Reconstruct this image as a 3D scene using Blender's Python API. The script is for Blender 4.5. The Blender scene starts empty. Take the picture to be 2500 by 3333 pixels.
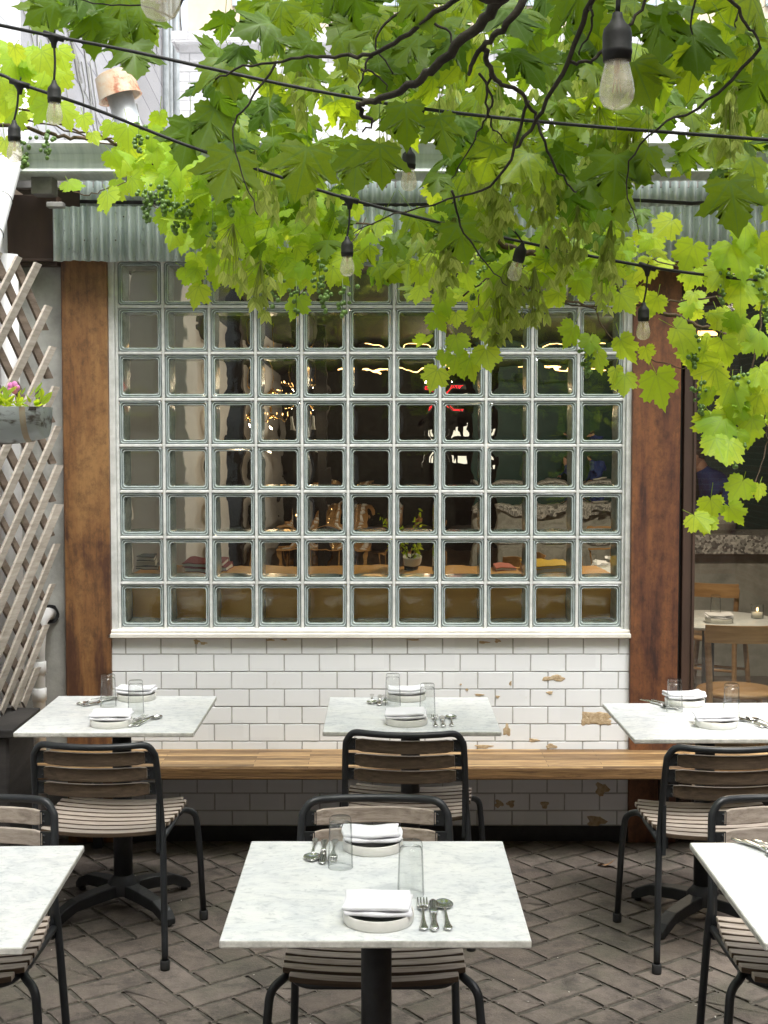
import bpy, math, random
from mathutils import Vector, Matrix
R = math.radians
random.seed(11)
sc = bpy.context.scene
COL = sc.collection
# ------------------------------------------------------------------ camera
F = 4444.0; CX, CY = 1250.0, 1666.5; PITCH = math.atan(256.5 / F); H = 1.81
cam_d = bpy.data.cameras.new('camera'); cam = bpy.data.objects.new('camera', cam_d); COL.objects.link(cam)
cam.location = (0, 0, H); cam.rotation_euler = (math.pi / 2 - PITCH, 0, 0)
cam_d.sensor_fit = 'VERTICAL'; cam_d.sensor_height = 36.0; cam_d.lens = F / 3333.0 * 36.0
cam_d.clip_start = 0.05; cam_d.clip_end = 400
sc.camera = cam
def ray(px, py):
    u = (px - CX) / F; v = (CY - py) / F; ca, sa = math.cos(PITCH), math.sin(PITCH)
    return u, ca + v * sa, v * ca - sa
def at(px, py, Y):
    r = ray(px, py); k = Y / r[1]; return Vector((r[0] * k, Y, H + r[2] * k))
def gz(px, py, z):
    r = ray(px, py); k = (z - H) / r[2]; return Vector((r[0] * k, r[1] * k, z))
# ------------------------------------------------------------------ world, sun, exposure
SUN_EL, SUN_ROT = R(66), R(160)
w = bpy.data.worlds.new('World'); sc.world = w; w.use_nodes = True
nt = w.node_tree; nt.nodes.clear()
sky = nt.nodes.new('ShaderNodeTexSky'); sky.sky_type = 'NISHITA'; sky.sun_disc = False
sky.sun_elevation = SUN_EL; sky.sun_rotation = SUN_ROT; sky.dust_density = 4.0; sky.air_density = 1.0
hs = nt.nodes.new('ShaderNodeHueSaturation'); hs.inputs['Saturation'].default_value = 0.42
bg = nt.nodes.new('ShaderNodeBackground'); bg.inputs['Strength'].default_value = 0.115
wo = nt.nodes.new('ShaderNodeOutputWorld')
nt.links.new(sky.outputs[0], hs.inputs['Color']); nt.links.new(hs.outputs[0], bg.inputs[0]); nt.links.new(bg.outputs[0], wo.inputs[0])
sd = bpy.data.lights.new('sun', 'SUN'); sd.energy = 1.2; sd.angle = R(28); sd.color = (1, .995, .985)
so = bpy.data.objects.new('sun', sd); COL.objects.link(so)
az = SUN_ROT
sdir = Vector((math.sin(az) * math.cos(SUN_EL), math.cos(az) * math.cos(SUN_EL), math.sin(SUN_EL)))  # towards the sun
so.rotation_euler = sdir.to_track_quat('Z', 'Y').to_euler(); so.location = (0, -2, 9)
sc.view_settings.view_transform = 'Standard'; sc.view_settings.look = 'None'; sc.view_settings.gamma = 1.0
sc.view_settings.exposure = 1.92
sc.render.engine = 'CYCLES'
sc.cycles.use_denoising = True
sc.cycles.max_bounces = 10; sc.cycles.transparent_max_bounces = 16; sc.cycles.transmission_bounces = 10
sc.cycles.sample_clamp_indirect = 6.0
# ------------------------------------------------------------------ materials
M = {}
class NT:
    def __init__(s, name):
        s.m = bpy.data.materials.new(name); s.m.use_nodes = True; s.t = s.m.node_tree; s.t.nodes.clear()
        s.out = s.n('ShaderNodeOutputMaterial'); M[name] = s.m
    def n(s, typ, **k):
        nd = s.t.nodes.new(typ)
        for a, b in k.items():
            if a.startswith('i_'):
                key = a[2:].replace('_', ' ')
                if key.isdigit(): key = int(key)
                nd.inputs[key].default_value = b
            else: setattr(nd, a, b)
        return nd
    def l(s, a, b): s.t.links.new(a, b)
    def coord(s, scale=(1, 1, 1), rnd=True, rot=(0, 0, 0)):
        tc = s.n('ShaderNodeTexCoord'); mp = s.n('ShaderNodeMapping')
        mp.inputs['Scale'].default_value = scale; mp.inputs['Rotation'].default_value = rot
        s.l(tc.outputs['Object'], mp.inputs['Vector'])
        if rnd:
            oi = s.n('ShaderNodeObjectInfo'); mu = s.n('ShaderNodeMath', operation='MULTIPLY'); mu.inputs[1].default_value = 37.0
            s.l(oi.outputs['Random'], mu.inputs[0]); s.l(mu.outputs[0], mp.inputs['Location'])
        return mp.outputs[0]
    def noise(s, vec, scale, detail=5, rough=.6, dist=0):
        nd = s.n('ShaderNodeTexNoise'); nd.inputs['Scale'].default_value = scale; nd.inputs['Detail'].default_value = detail
        nd.inputs['Roughness'].default_value = rough; nd.inputs['Distortion'].default_value = dist
        s.l(vec, nd.inputs['Vector']); return nd.outputs['Fac']
    def ramp(s, fac, stops):
        nd = s.n('ShaderNodeValToRGB'); cr = nd.color_ramp
        while len(cr.elements) < len(stops): cr.elements.new(.5)
        for e, (p, c) in zip(cr.elements, stops):
            e.position = p; e.color = (c, c, c, 1) if not hasattr(c, '__len__') else (*c, 1)
        s.l(fac, nd.inputs[0]); return nd.outputs[0]
    def mix(s, fac, a, b, mode='MIX'):
        nd = s.n('ShaderNodeMix', data_type='RGBA', blend_type=mode)
        for k, v in ((0, fac), (6, a), (7, b)):
            if hasattr(v, 'is_output'): s.l(v, nd.inputs[k])
            else: nd.inputs[k].default_value = v if k == 0 else (*v, 1)
        return nd.outputs[2]
    def math(s, op, a, b=0.0, clamp=False):
        nd = s.n('ShaderNodeMath', operation=op); nd.use_clamp = clamp
        for k, v in ((0, a), (1, b)):
            if hasattr(v, 'is_output'): s.l(v, nd.inputs[k])
            else: nd.inputs[k].default_value = v
        return nd.outputs[0]
    def bump(s, h, strength, dist=.01):
        nd = s.n('ShaderNodeBump'); nd.inputs['Strength'].default_value = strength; nd.inputs['Distance'].default_value = dist
        s.l(h, nd.inputs['Height']); return nd.outputs[0]
    def bsdf(s, color=(.5, .5, .5), rough=.5, metal=0, normal=None, spec=None, **k):
        p = s.n('ShaderNodeBsdfPrincipled')
        for key, v in (('Base Color', color), ('Roughness', rough), ('Metallic', metal), ('Normal', normal), ('Specular IOR Level', spec)) + tuple(k.items()):
            if v is None: continue
            if hasattr(v, 'is_output'): s.l(v, p.inputs[key])
            else: p.inputs[key].default_value = (*v, 1) if hasattr(v, '__len__') and len(v) == 3 else v
        return p.outputs[0]
    def refl(s, base=.04, top=.5, blend=.5):
        lw = s.n('ShaderNodeLayerWeight'); lw.inputs[0].default_value = blend
        return s.math('ADD', s.math('MULTIPLY', s.math('POWER', lw.outputs['Facing'], 4.0), top), base)
    def done(s, sh): s.l(sh, s.out.inputs[0]); return s.m
def simple(name, c1, c2, scale=8, rough=.5, metal=0, bump=.1, stretch=(1, 1, 1), bdist=.004, lo=.35, hi=.65, rnd=True, fine=None, **k):
    m = NT(name); v = m.coord(stretch, rnd); n1 = m.noise(v, scale)
    c = m.ramp(n1, [(lo, c1), (hi, c2)])
    n2 = m.noise(v, scale * 5, 4)
    return m.done(m.bsdf(c, rough, metal, m.bump(n2, bump, bdist), **k))
simple('black_metal', (.012, .014, .016), (.022, .025, .028), 12, .42, 0, .06)
simple('cast_iron', (.01, .011, .012), (.02, .021, .022), 25, .55, 0, .25)
simple('rubber', (.012, .012, .012), (.02, .02, .02), 20, .8)
simple('cable', (.008, .008, .008), (.014, .014, .014), 40, .6)
simple('brown_wood', (.13, .095, .07), (.26, .2, .16), 6, .8, 0, .5, (1, 1, 9), lo=.3, hi=.7)
simple('grey_wood', (.26, .225, .185), (.44, .395, .34), 6, .8, 0, .5, (1, 1, 9), lo=.3, hi=.7)
simple('concrete', (.26, .26, .24), (.46, .46, .43), 5, .85, 0, .8)
simple('white_pvc', (.74, .74, .73), (.82, .82, .81), 4, .35, 0, .03)
simple('galvanised', (.42, .46, .46), (.6, .64, .64), 9, .4, .6, .08)
simple('stained_zinc', (.1, .085, .07), (.42, .46, .46), 9, .5, .3, .2, (1, 1, 2.2), lo=.36, hi=.46)
simple('dark_timber', (.02, .018, .017), (.045, .04, .037), 4, .75, 0, .4, (1, 1, 6))
simple('cream_trim', (.62, .6, .54), (.74, .72, .66), 10, .4, 0, .1)
simple('gutter_green', (.36, .41, .36), (.48, .53, .47), 5, .55, 0, .1, (9, 1, .6))
simple('roof_board', (.12, .12, .11), (.33, .32, .3), 5, .85, 0, .4)
simple('dark_steel', (.03, .017, .011), (.06, .032, .02), 6, .6, 0, .2, (1, 1, .3))
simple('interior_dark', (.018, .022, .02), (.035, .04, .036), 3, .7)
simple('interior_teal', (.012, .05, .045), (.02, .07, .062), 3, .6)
simple('interior_white', (.7, .7, .7), (.8, .8, .8), 3, .7)
simple('interior_floor', (.12, .09, .07), (.2, .15, .11), 5, .5)
simple('brown_board', (.66, .33, .08), (.8, .43, .12), 2.5, .5, 0, .1, (1, 1, 4))
simple('honey_wood', (.36, .2, .08), (.5, .3, .13), 5, .45, 0, .15, (1, 1, 8))
simple('ceramic', (.7, .69, .64), (.76, .75, .7), 30, .45, 0, .03)
simple('dark_glaze', (.03, .03, .028), (.05, .05, .045), 20, .4)
simple('chip_clay', (.4, .29, .16), (.56, .45, .3), 60, .9, 0, .9, bdist=.006)
simple('bark', (.022, .018, .013), (.06, .05, .038), 25, .9, 0, .8)
simple('vine_bark', (.045, .03, .018), (.12, .08, .05), 40, .9, 0, .7)
simple('skin', (.35, .2, .14), (.4, .24, .17), 10, .5)
simple('blue_cloth', (.008, .02, .1), (.02, .05, .2), 8, .8, 0, .3)
simple('hair', (.03, .025, .02), (.06, .05, .045), 40, .7)
simple('soil', (.03, .022, .015), (.05, .04, .03), 60, .95, 0, 1)
simple('pink_petal', (.75, .2, .5), (.85, .3, .62), 30, .6)
simple('wax', (.7, .66, .55), (.75, .7, .6), 10, .5)
simple('brass', (.5, .33, .12), (.6, .4, .16), 10, .3, 1)
simple('paper_page', (.6, .57, .5), (.7, .67, .6), 60, .8, 0, .3, (1, 1, 12))
for nm, c in (('red_cover', (.25, .02, .02)), ('yellow_cover', (.7, .45, .03)), ('pink_cover', (.65, .2, .15)), ('grey_cover', (.08, .09, .09)), ('navy_glaze', (.02, .03, .06))):
    simple(nm, c, tuple(x * 1.15 for x in c), 20, .5)
simple('beige_brick', (.62, .52, .38), (.7, .6, .46), 3, .85)
simple('tan_leaf', (.25, .14, .06), (.35, .2, .1), 30, .8)
simple('dusty_blue', (.35, .45, .5), (.5, .55, .55), 20, .5)
# steel cutlery
m = NT('polished_steel'); v = m.coord(); m.done(m.bsdf((.72, .72, .7), .16, 1, m.bump(m.noise(v, 60), .05, .002)))
m = NT('knife_steel'); v = m.coord(); m.done(m.bsdf((.6, .6, .6), .1, 1, m.bump(m.noise(v, 30), .03, .002)))
# linen
m = NT('linen'); v = m.coord(); wv = m.n('ShaderNodeTexWave'); wv.inputs['Scale'].default_value = 260; m.l(v, wv.inputs[0])
h = m.math('ADD', m.math('MULTIPLY', m.noise(v, 28, 4), 1.0), m.math('MULTIPLY', wv.outputs[1], .12))
m.done(m.bsdf((.8, .8, .83), .9, 0, m.bump(h, .35, .006), Sheen_Weight=None) if False else m.bsdf((.8, .8, .83), .9, 0, m.bump(h, .35, .006)))
# marble
m = NT('thin_glass'); lw = m.n('ShaderNodeLayerWeight'); lw.inputs[0].default_value = .35; tr = m.n('ShaderNodeBsdfTransparent'); m.l(m.ramp(lw.outputs['Facing'], [(.45, (.98, .985, .982)), (.9, (.36, .39, .38))]), tr.inputs[0])
gl = m.n('ShaderNodeBsdfGlossy'); gl.inputs['Roughness'].default_value = .02; mx = m.n('ShaderNodeMixShader'); m.l(m.refl(.05, .5), mx.inputs[0]); m.l(tr.outputs[0], mx.inputs[1]); m.l(gl.outputs[0], mx.inputs[2]); m.done(mx.outputs[0])
m = NT('marble'); v = m.coord((1, 1.5, 1), True, (0, 0, R(18)))
n1 = m.noise(v, 9, 10, .68, 1.3); n2 = m.noise(v, 38, 8, .7, .6); n3 = m.noise(v, 2.5, 4, .5, 2)
c1 = m.ramp(n1, [(.34, (.6, .62, .63)), (.5, (.75, .76, .75)), (.62, (.8, .81, .79))])
c2 = m.ramp(n2, [(.32, (.62, .64, .66)), (.48, (1, 1, 1))])
c3 = m.ramp(n3, [(.3, (.9, .92, .94)), (.7, (1, 1, .99))])
c = m.mix(1.0, m.mix(.75, c1, c2, 'MULTIPLY'), c3, 'MULTIPLY')
m.done(m.bsdf(c, m.ramp(n2, [(.3, .38), (.7, .26)]), 0, m.bump(n2, .02, .002)))
m = NT('marble_edge'); v = m.coord((1, 1, 1)); n1 = m.noise(v, 30, 8, .7)
m.done(m.bsdf(m.ramp(n1, [(.3, (.4, .4, .36)), (.6, (.66, .65, .6))]), .6, 0, m.bump(n1, .3, .003)))
# teak slats
m = NT('teak'); v = m.coord((1.0, 12, 12)); n1 = m.noise(v, 7, 8, .65, .4); n2 = m.noise(v, 40, 4)
oi = m.n('ShaderNodeObjectInfo')
c = m.ramp(n1, [(.25, (.15, .115, .085)), (.5, (.42, .35, .29)), (.75, (.6, .52, .45))])
c = m.mix(m.math('MULTIPLY', oi.outputs['Random'], .45), c, (.4, .36, .32))
m.done(m.bsdf(c, .75, 0, m.bump(m.math('ADD', n1, n2), .3, .003)))
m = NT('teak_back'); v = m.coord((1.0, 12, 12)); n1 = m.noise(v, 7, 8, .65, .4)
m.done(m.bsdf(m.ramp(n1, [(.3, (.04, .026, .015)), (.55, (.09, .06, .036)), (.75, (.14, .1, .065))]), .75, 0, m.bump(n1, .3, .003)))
# bench butcher block
m = NT('block_wood'); tc = m.coord((1, 1, 1), False)
br = m.n('ShaderNodeTexBrick'); br.offset = .37; br.inputs['Scale'].default_value = 1.0; br.inputs['Brick Width'].default_value = .62
br.inputs['Row Height'].default_value = .036; br.inputs['Mortar Size'].default_value = .0012
br.inputs['Color1'].default_value = (.1, .1, .1, 1); br.inputs['Color2'].default_value = (.95, .95, .95, 1); br.inputs['Mortar'].default_value = (0, 0, 0, 1)
m.l(tc, br.inputs['Vector'])
v = m.coord((1.2, 16, 16), False); g = m.noise(v, 5, 9, .7, .6)
base = m.ramp(g, [(.3, (.09, .058, .033)), (.45, (.3, .19, .085)), (.66, (.54, .39, .2))])
tint = m.ramp(br.outputs['Color'], [(0, (.16, .12, .09)), (.12, (.36, .31, .26)), (.5, (.75, .7, .64)), (1, (1.12, 1.06, .98))])
c = m.mix(1, base, tint, 'MULTIPLY')
m.done(m.bsdf(c, .55, 0, m.bump(m.math('ADD', g, m.math('MULTIPLY', br.outputs['Fac'], -1.5)), .3, .004)))
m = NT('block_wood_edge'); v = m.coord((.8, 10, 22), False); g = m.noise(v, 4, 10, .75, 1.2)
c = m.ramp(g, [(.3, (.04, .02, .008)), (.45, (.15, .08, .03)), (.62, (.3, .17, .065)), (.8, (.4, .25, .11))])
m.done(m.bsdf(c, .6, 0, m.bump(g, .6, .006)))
# corten / rusty steel
def rust(name, a, b, c_, streak):
    m = NT(name); v = m.coord((1, 1, .35), False); v2 = m.coord((5, 5, .35), False)
    n1 = m.noise(v, 3.2, 9, .7, .5); n2 = m.noise(v2, 4, 7, .65); n3 = m.noise(m.coord((1, 1, .7), False), 22, 8, .8)
    f = m.math('ADD', m.math('MULTIPLY', n1, .6), m.math('MULTIPLY', n2, .4))
    col = m.ramp(f, [(.41, a), (.48, b), (.58, c_)])
    col = m.mix(m.ramp(n3, [(.45, 0.0), (.65, .6)]), col, tuple(x * .45 for x in a))
    m.done(m.bsdf(col, .58, 0, m.bump(n3, .25, .003)))
rust('rust_ochre', (.075, .03, .014), (.19, .088, .03), (.27, .14, .05), 1)
rust('rust_red', (.03, .011, .008), (.1, .036, .016), (.18, .07, .024), 1)
# corrugated sheet
m = NT('corrugated'); v = m.coord((7, 7, .8), False); n1 = m.noise(v, 3, 6, .7); n3 = m.noise(m.coord((1, 1, 1), False), 50, 4)
c = m.ramp(n1, [(.3, (.28, .34, .33)), (.48, (.5, .58, .56)), (.65, (.64, .71, .69))])
c = m.mix(m.ramp(n3, [(.6, 0.0), (.75, .6)]), c, (.12, .14, .13))
m.done(m.bsdf(c, .5, .35, m.bump(n3, .15, .002)))
# glazed tile
m = NT('glazed_tile'); v = m.coord((1, 1, 1), False); n1 = m.noise(v, 2.2, 3); vor = m.n('ShaderNodeTexWhiteNoise'); 
sn = m.n('ShaderNodeVectorMath', operation='SNAP'); sn.inputs[1].default_value = (.1555, 1, .0777); m.l(v, sn.inputs[0]); m.l(sn.outputs[0], vor.inputs['Vector'])
c = m.mix(m.math('MULTIPLY', vor.outputs['Value'], .6), (.76, .785, .8), (.7, .725, .74))
c = m.mix(m.ramp(m.noise(v, 14, 8, .75), [(.62, 0.0), (.8, .35)]), c, (.5, .47, .4))
m.done(m.bsdf(c, .16, 0, m.bump(m.noise(v, 9, 2), .12, .01)))
simple('grout', (.33, .33, .32), (.45, .45, .43), 30, .9)
simple('mortar', (.45, .46, .44), (.62, .63, .61), 18, .75, 0, .3)
# white painted brick
def brick(name, c1, c2, mc, w_, h_, vec_rot, bumpd=.02, dirt=.3, dirtc=(.3, .3, .28)):
    m = NT(name); v = m.coord((1, 1, 1), False, vec_rot)
    br = m.n('ShaderNodeTexBrick'); br.inputs['Scale'].default_value = 1; br.inputs['Brick Width'].default_value = w_; br.inputs['Row Height'].default_value = h_
    br.inputs['Mortar Size'].default_value = h_ * .09; br.inputs['Mortar Smooth'].default_value = .4
    br.inputs['Color1'].default_value = (*c1, 1); br.inputs['Color2'].default_value = (*c2, 1); br.inputs['Mortar'].default_value = (*mc, 1)
    wob = m.n('ShaderNodeVectorMath', operation='ADD'); nn = m.n('ShaderNodeTexNoise'); nn.inputs['Scale'].default_value = 9; m.l(v, nn.inputs[0])
    sc_ = m.n('ShaderNodeVectorMath', operation='SCALE'); sc_.inputs['Scale'].default_value = .012; m.l(nn.outputs['Color'], sc_.inputs[0])
    m.l(v, wob.inputs[0]); m.l(sc_.outputs[0], wob.inputs[1]); m.l(wob.outputs[0], br.inputs['Vector'])
    n1 = m.noise(v, 5, 8, .75)
    c = m.mix(m.ramp(n1, [(.55, 0.0), (.75, dirt)]), br.outputs['Color'], dirtc)
    hgt = m.math('ADD', m.math('MULTIPLY', br.outputs['Fac'], -1.0), m.math('MULTIPLY', m.noise(v, 40, 5), .5))
    m.done(m.bsdf(c, .7, 0, m.bump(hgt, .7, bumpd)))
brick('white_brick', (.74, .74, .75), (.8, .8, .81), (.6, .6, .62), .21, .072, (R(90), 0, R(90)))
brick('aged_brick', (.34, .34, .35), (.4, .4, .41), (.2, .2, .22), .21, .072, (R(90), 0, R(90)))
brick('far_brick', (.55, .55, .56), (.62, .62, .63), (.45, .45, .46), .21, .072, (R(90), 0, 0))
brick('red_brick', (.13, .05, .03), (.2, .08, .05), (.25, .22, .19), .21, .072, (R(90), 0, 0))
brick('dark_brick', (.03, .018, .014), (.05, .03, .022), (.04, .035, .03), .21, .072, (R(90), 0, 0))
# pavers and soil joints
m = NT('paver'); tc = m.coord((1, 1, 1), False); at_ = m.n('ShaderNodeAttribute', attribute_name='rnd')
n1 = m.noise(tc, 3, 6, .6); n2 = m.noise(tc, 110, 5, .75); n3 = m.noise(tc, 14, 7, .7)
c = m.ramp(at_.outputs['Fac'], [(0, (.145, .116, .094)), (.5, (.17, .14, .115)), (1, (.2, .165, .138))])
c = m.mix(m.ramp(n3, [(.35, .55), (.6, 0.0)]), c, (.06, .05, .043))
c = m.mix(m.ramp(n2, [(.55, 0.0), (.72, .8)]), c, (.24, .21, .18))
c = m.mix(m.ramp(n1, [(.5, 0.0), (.64, .4)]), c, (.065, .075, .045))
c = m.mix(m.ramp(m.noise(tc, 5.5, 8, .75), [(.5, 0.0), (.6, .55)]), c, (.045, .038, .033))
m.done(m.bsdf(c, .78, 0, m.bump(m.math('ADD', n2, n3), .9, .005)))
simple('joint_soil', (.05, .045, .036), (.11, .1, .08), 30, .95, 0, 1, rnd=False)
# glass materials
m = NT('clear_glass'); g = m.n('ShaderNodeBsdfGlass'); g.inputs['IOR'].default_value = 1.45; g.inputs['Roughness'].default_value = 0.0
g.inputs['Color'].default_value = (.97, .99, .98, 1); m.done(g.outputs[0])
m = NT('bulb_glass'); v = m.coord(); lw = m.n('ShaderNodeLayerWeight'); lw.inputs[0].default_value = .3; tr = m.n('ShaderNodeBsdfTransparent'); m.l(m.ramp(lw.outputs['Facing'], [(.6, (.97, .97, .95)), (.99, (.6, .6, .56))]), tr.inputs[0])
gl = m.n('ShaderNodeBsdfGlossy'); gl.inputs['Roughness'].default_value = .04; mx0 = m.n('ShaderNodeMixShader'); m.l(m.refl(.04, .4), mx0.inputs[0]); m.l(tr.outputs[0], mx0.inputs[1]); m.l(gl.outputs[0], mx0.inputs[2])
d = m.n('ShaderNodeBsdfDiffuse'); d.inputs[0].default_value = (.62, .58, .5, 1); dt = m.n('ShaderNodeBsdfTranslucent'); dt.inputs[0].default_value = (.5, .47, .4, 1); ad = m.n('ShaderNodeAddShader'); m.l(d.outputs[0], ad.inputs[0]); m.l(dt.outputs[0], ad.inputs[1]); mx = m.n('ShaderNodeMixShader')
m.l(m.ramp(m.noise(v, 45, 5, .6), [(.3, .1), (.8, .3)]), mx.inputs[0]); m.l(mx0.outputs[0], mx.inputs[1]); m.l(ad.outputs[0], mx.inputs[2]); m.done(mx.outputs[0])
m = NT('block_glass'); v = m.coord((1, 1, 1), True); n1 = m.noise(v, 7, 2, .4, .3); n2 = m.noise(m.coord((1, 1, .25), True), 26, 2, .4)
n4 = m.noise(m.coord((.3, 1, 1), True), 20, 2, .4)
g = m.n('ShaderNodeBsdfGlass'); g.inputs['IOR'].default_value = 1.5; g.inputs['Color'].default_value = (.93, .97, .95, 1)
m.l(m.bump(m.math('ADD', n1, m.math('ADD', m.math('MULTIPLY', n2, .12), m.math('MULTIPLY', n4, .08))), .1, .03), g.inputs['Normal']); m.done(g.outputs[0])
m = NT('block_rim'); v = m.coord(); n1 = m.noise(v, 25)
m.done(m.bsdf(m.ramp(n1, [(.3, (.18, .22, .215)), (.7, (.33, .38, .37))]), .12, 0, m.bump(n1, .2, .004), **{'Transmission Weight': .25, 'Coat Weight': .6}))
m = NT('block_bead'); m.done(m.bsdf((.6, .68, .67), .12, 0, None, **{'Coat Weight': .6}))
m = NT('window_glass'); tr = m.n('ShaderNodeBsdfTransparent'); tr.inputs[0].default_value = (.9, .93, .92, 1)
gl = m.n('ShaderNodeBsdfGlossy'); gl.inputs['Roughness'].default_value = .01; mx = m.n('ShaderNodeMixShader'); m.l(m.refl(.12, .6), mx.inputs[0]); m.l(tr.outputs[0], mx.inputs[1]); m.l(gl.outputs[0], mx.inputs[2]); m.done(mx.outputs[0])
# terrazzo
m = NT('terrazzo'); v = m.coord((1, 1, 1), False); vo = m.n('ShaderNodeTexVoronoi'); vo.inputs['Scale'].default_value = 55; m.l(v, vo.inputs[0])
m.done(m.bsdf(m.ramp(vo.outputs['Color'], [(.3, (.12, .12, .12)), (.5, (.35, .35, .34)), (.8, (.65, .64, .62))]), .3))
def emit(name, col, st):
    m = NT(name); e = m.n('ShaderNodeEmission'); e.inputs[0].default_value = (*col, 1); e.inputs[1].default_value = st; m.done(e.outputs[0])
emit('warm_glow', (1, .5, .16), 2.2); emit('candle_flame', (1, .55, .2), 4.0); emit('exit_red', (1, .02, .03), .9)
# leaves
def leaf_mat(name, d1, d2, t1, t2, vein, rays, gloss=.12):
    m = NT(name); a = m.n('ShaderNodeAttribute', attribute_name='rnd'); uv = m.n('ShaderNodeTexCoord'); sx = m.n('ShaderNodeSeparateXYZ'); m.l(uv.outputs['UV'], sx.inputs[0])
    x, y = sx.outputs[0], sx.outputs[1]; acc = None
    for ang in rays:
        ca, sa = math.cos(R(ang)), math.sin(R(ang))
        dd = m.math('ABSOLUTE', m.math('SUBTRACT', m.math('MULTIPLY', x, ca), m.math('MULTIPLY', y, sa)))
        al = m.math('ADD', m.math('MULTIPLY', x, sa), m.math('MULTIPLY', y, ca))
        val = m.math('MULTIPLY', m.math('LESS_THAN', dd, m.math('SUBTRACT', .03, m.math('MULTIPLY', al, .022))), m.math('GREATER_THAN', al, 0.0))
        acc = val if acc is None else m.math('MAXIMUM', acc, val)
    nz = m.noise(uv.outputs['UV'], 6, 4)
    fine = m.n('ShaderNodeTexVoronoi', feature='DISTANCE_TO_EDGE'); fine.inputs['Scale'].default_value = 9; m.l(uv.outputs['UV'], fine.inputs[0])
    fv = m.math('MULTIPLY', m.math('LESS_THAN', fine.outputs[0], .035), .35)
    vm = m.math('MAXIMUM', m.math('MULTIPLY', acc, .8), fv)
    dc = m.mix(m.math('MULTIPLY', vm, .55), m.mix(a.outputs['Fac'], d1, d2), vein)
    tcx = m.mix(a.outputs['Fac'], t1, t2); tcx = m.mix(m.math('MULTIPLY', nz, .5), tcx, tuple(q * .7 for q in t1)); tcx = m.mix(m.math('MULTIPLY', vm, .75), tcx, tuple(q * .55 for q in t1))
    df = m.n('ShaderNodeBsdfDiffuse'); tl = m.n('ShaderNodeBsdfTranslucent'); m.l(dc, df.inputs[0]); m.l(tcx, tl.inputs[0])
    bn = m.bump(m.math('ADD', m.math('MULTIPLY', vm, -.3), m.math('MULTIPLY', nz, .5)), .2, .004); m.l(bn, df.inputs['Normal'])
    ad = m.n('ShaderNodeAddShader'); m.l(df.outputs[0], ad.inputs[0]); m.l(tl.outputs[0], ad.inputs[1])
    gs = m.n('ShaderNodeBsdfGlossy'); gs.inputs['Roughness'].default_value = .42; m.l(bn, gs.inputs['Normal']); 
    mx = m.n('ShaderNodeMixShader'); m.l(m.refl(gloss * .12, gloss * .6), mx.inputs[0]); m.l(ad.outputs[0], mx.inputs[1]); m.l(gs.outputs[0], mx.inputs[2]); m.done(mx.outputs[0])
leaf_mat('maple_leaf', (.022, .045, .006), (.08, .115, .015), (.1, .19, .006), (.52, .6, .016), (.14, .22, .06), (0, 44, -44, 86, -86))
leaf_mat('grape_leaf', (.1, .17, .02), (.17, .24, .03), (.38, .5, .02), (.62, .64, .04), (.2, .28, .06), (0, 38, -38, 80, -80), .08)
leaf_mat('samara_wing', (.12, .15, .035), (.22, .24, .07), (.24, .3, .04), (.46, .5, .12), (.08, .1, .03), (0,), .06)
leaf_mat('dark_foliage', (.02, .045, .012), (.05, .09, .02), (.03, .07, .01), (.08, .15, .02), (.06, .1, .03), (0,), .1)
simple('grape_skin', (.09, .17, .035), (.16, .27, .06), 30, .35)
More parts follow.
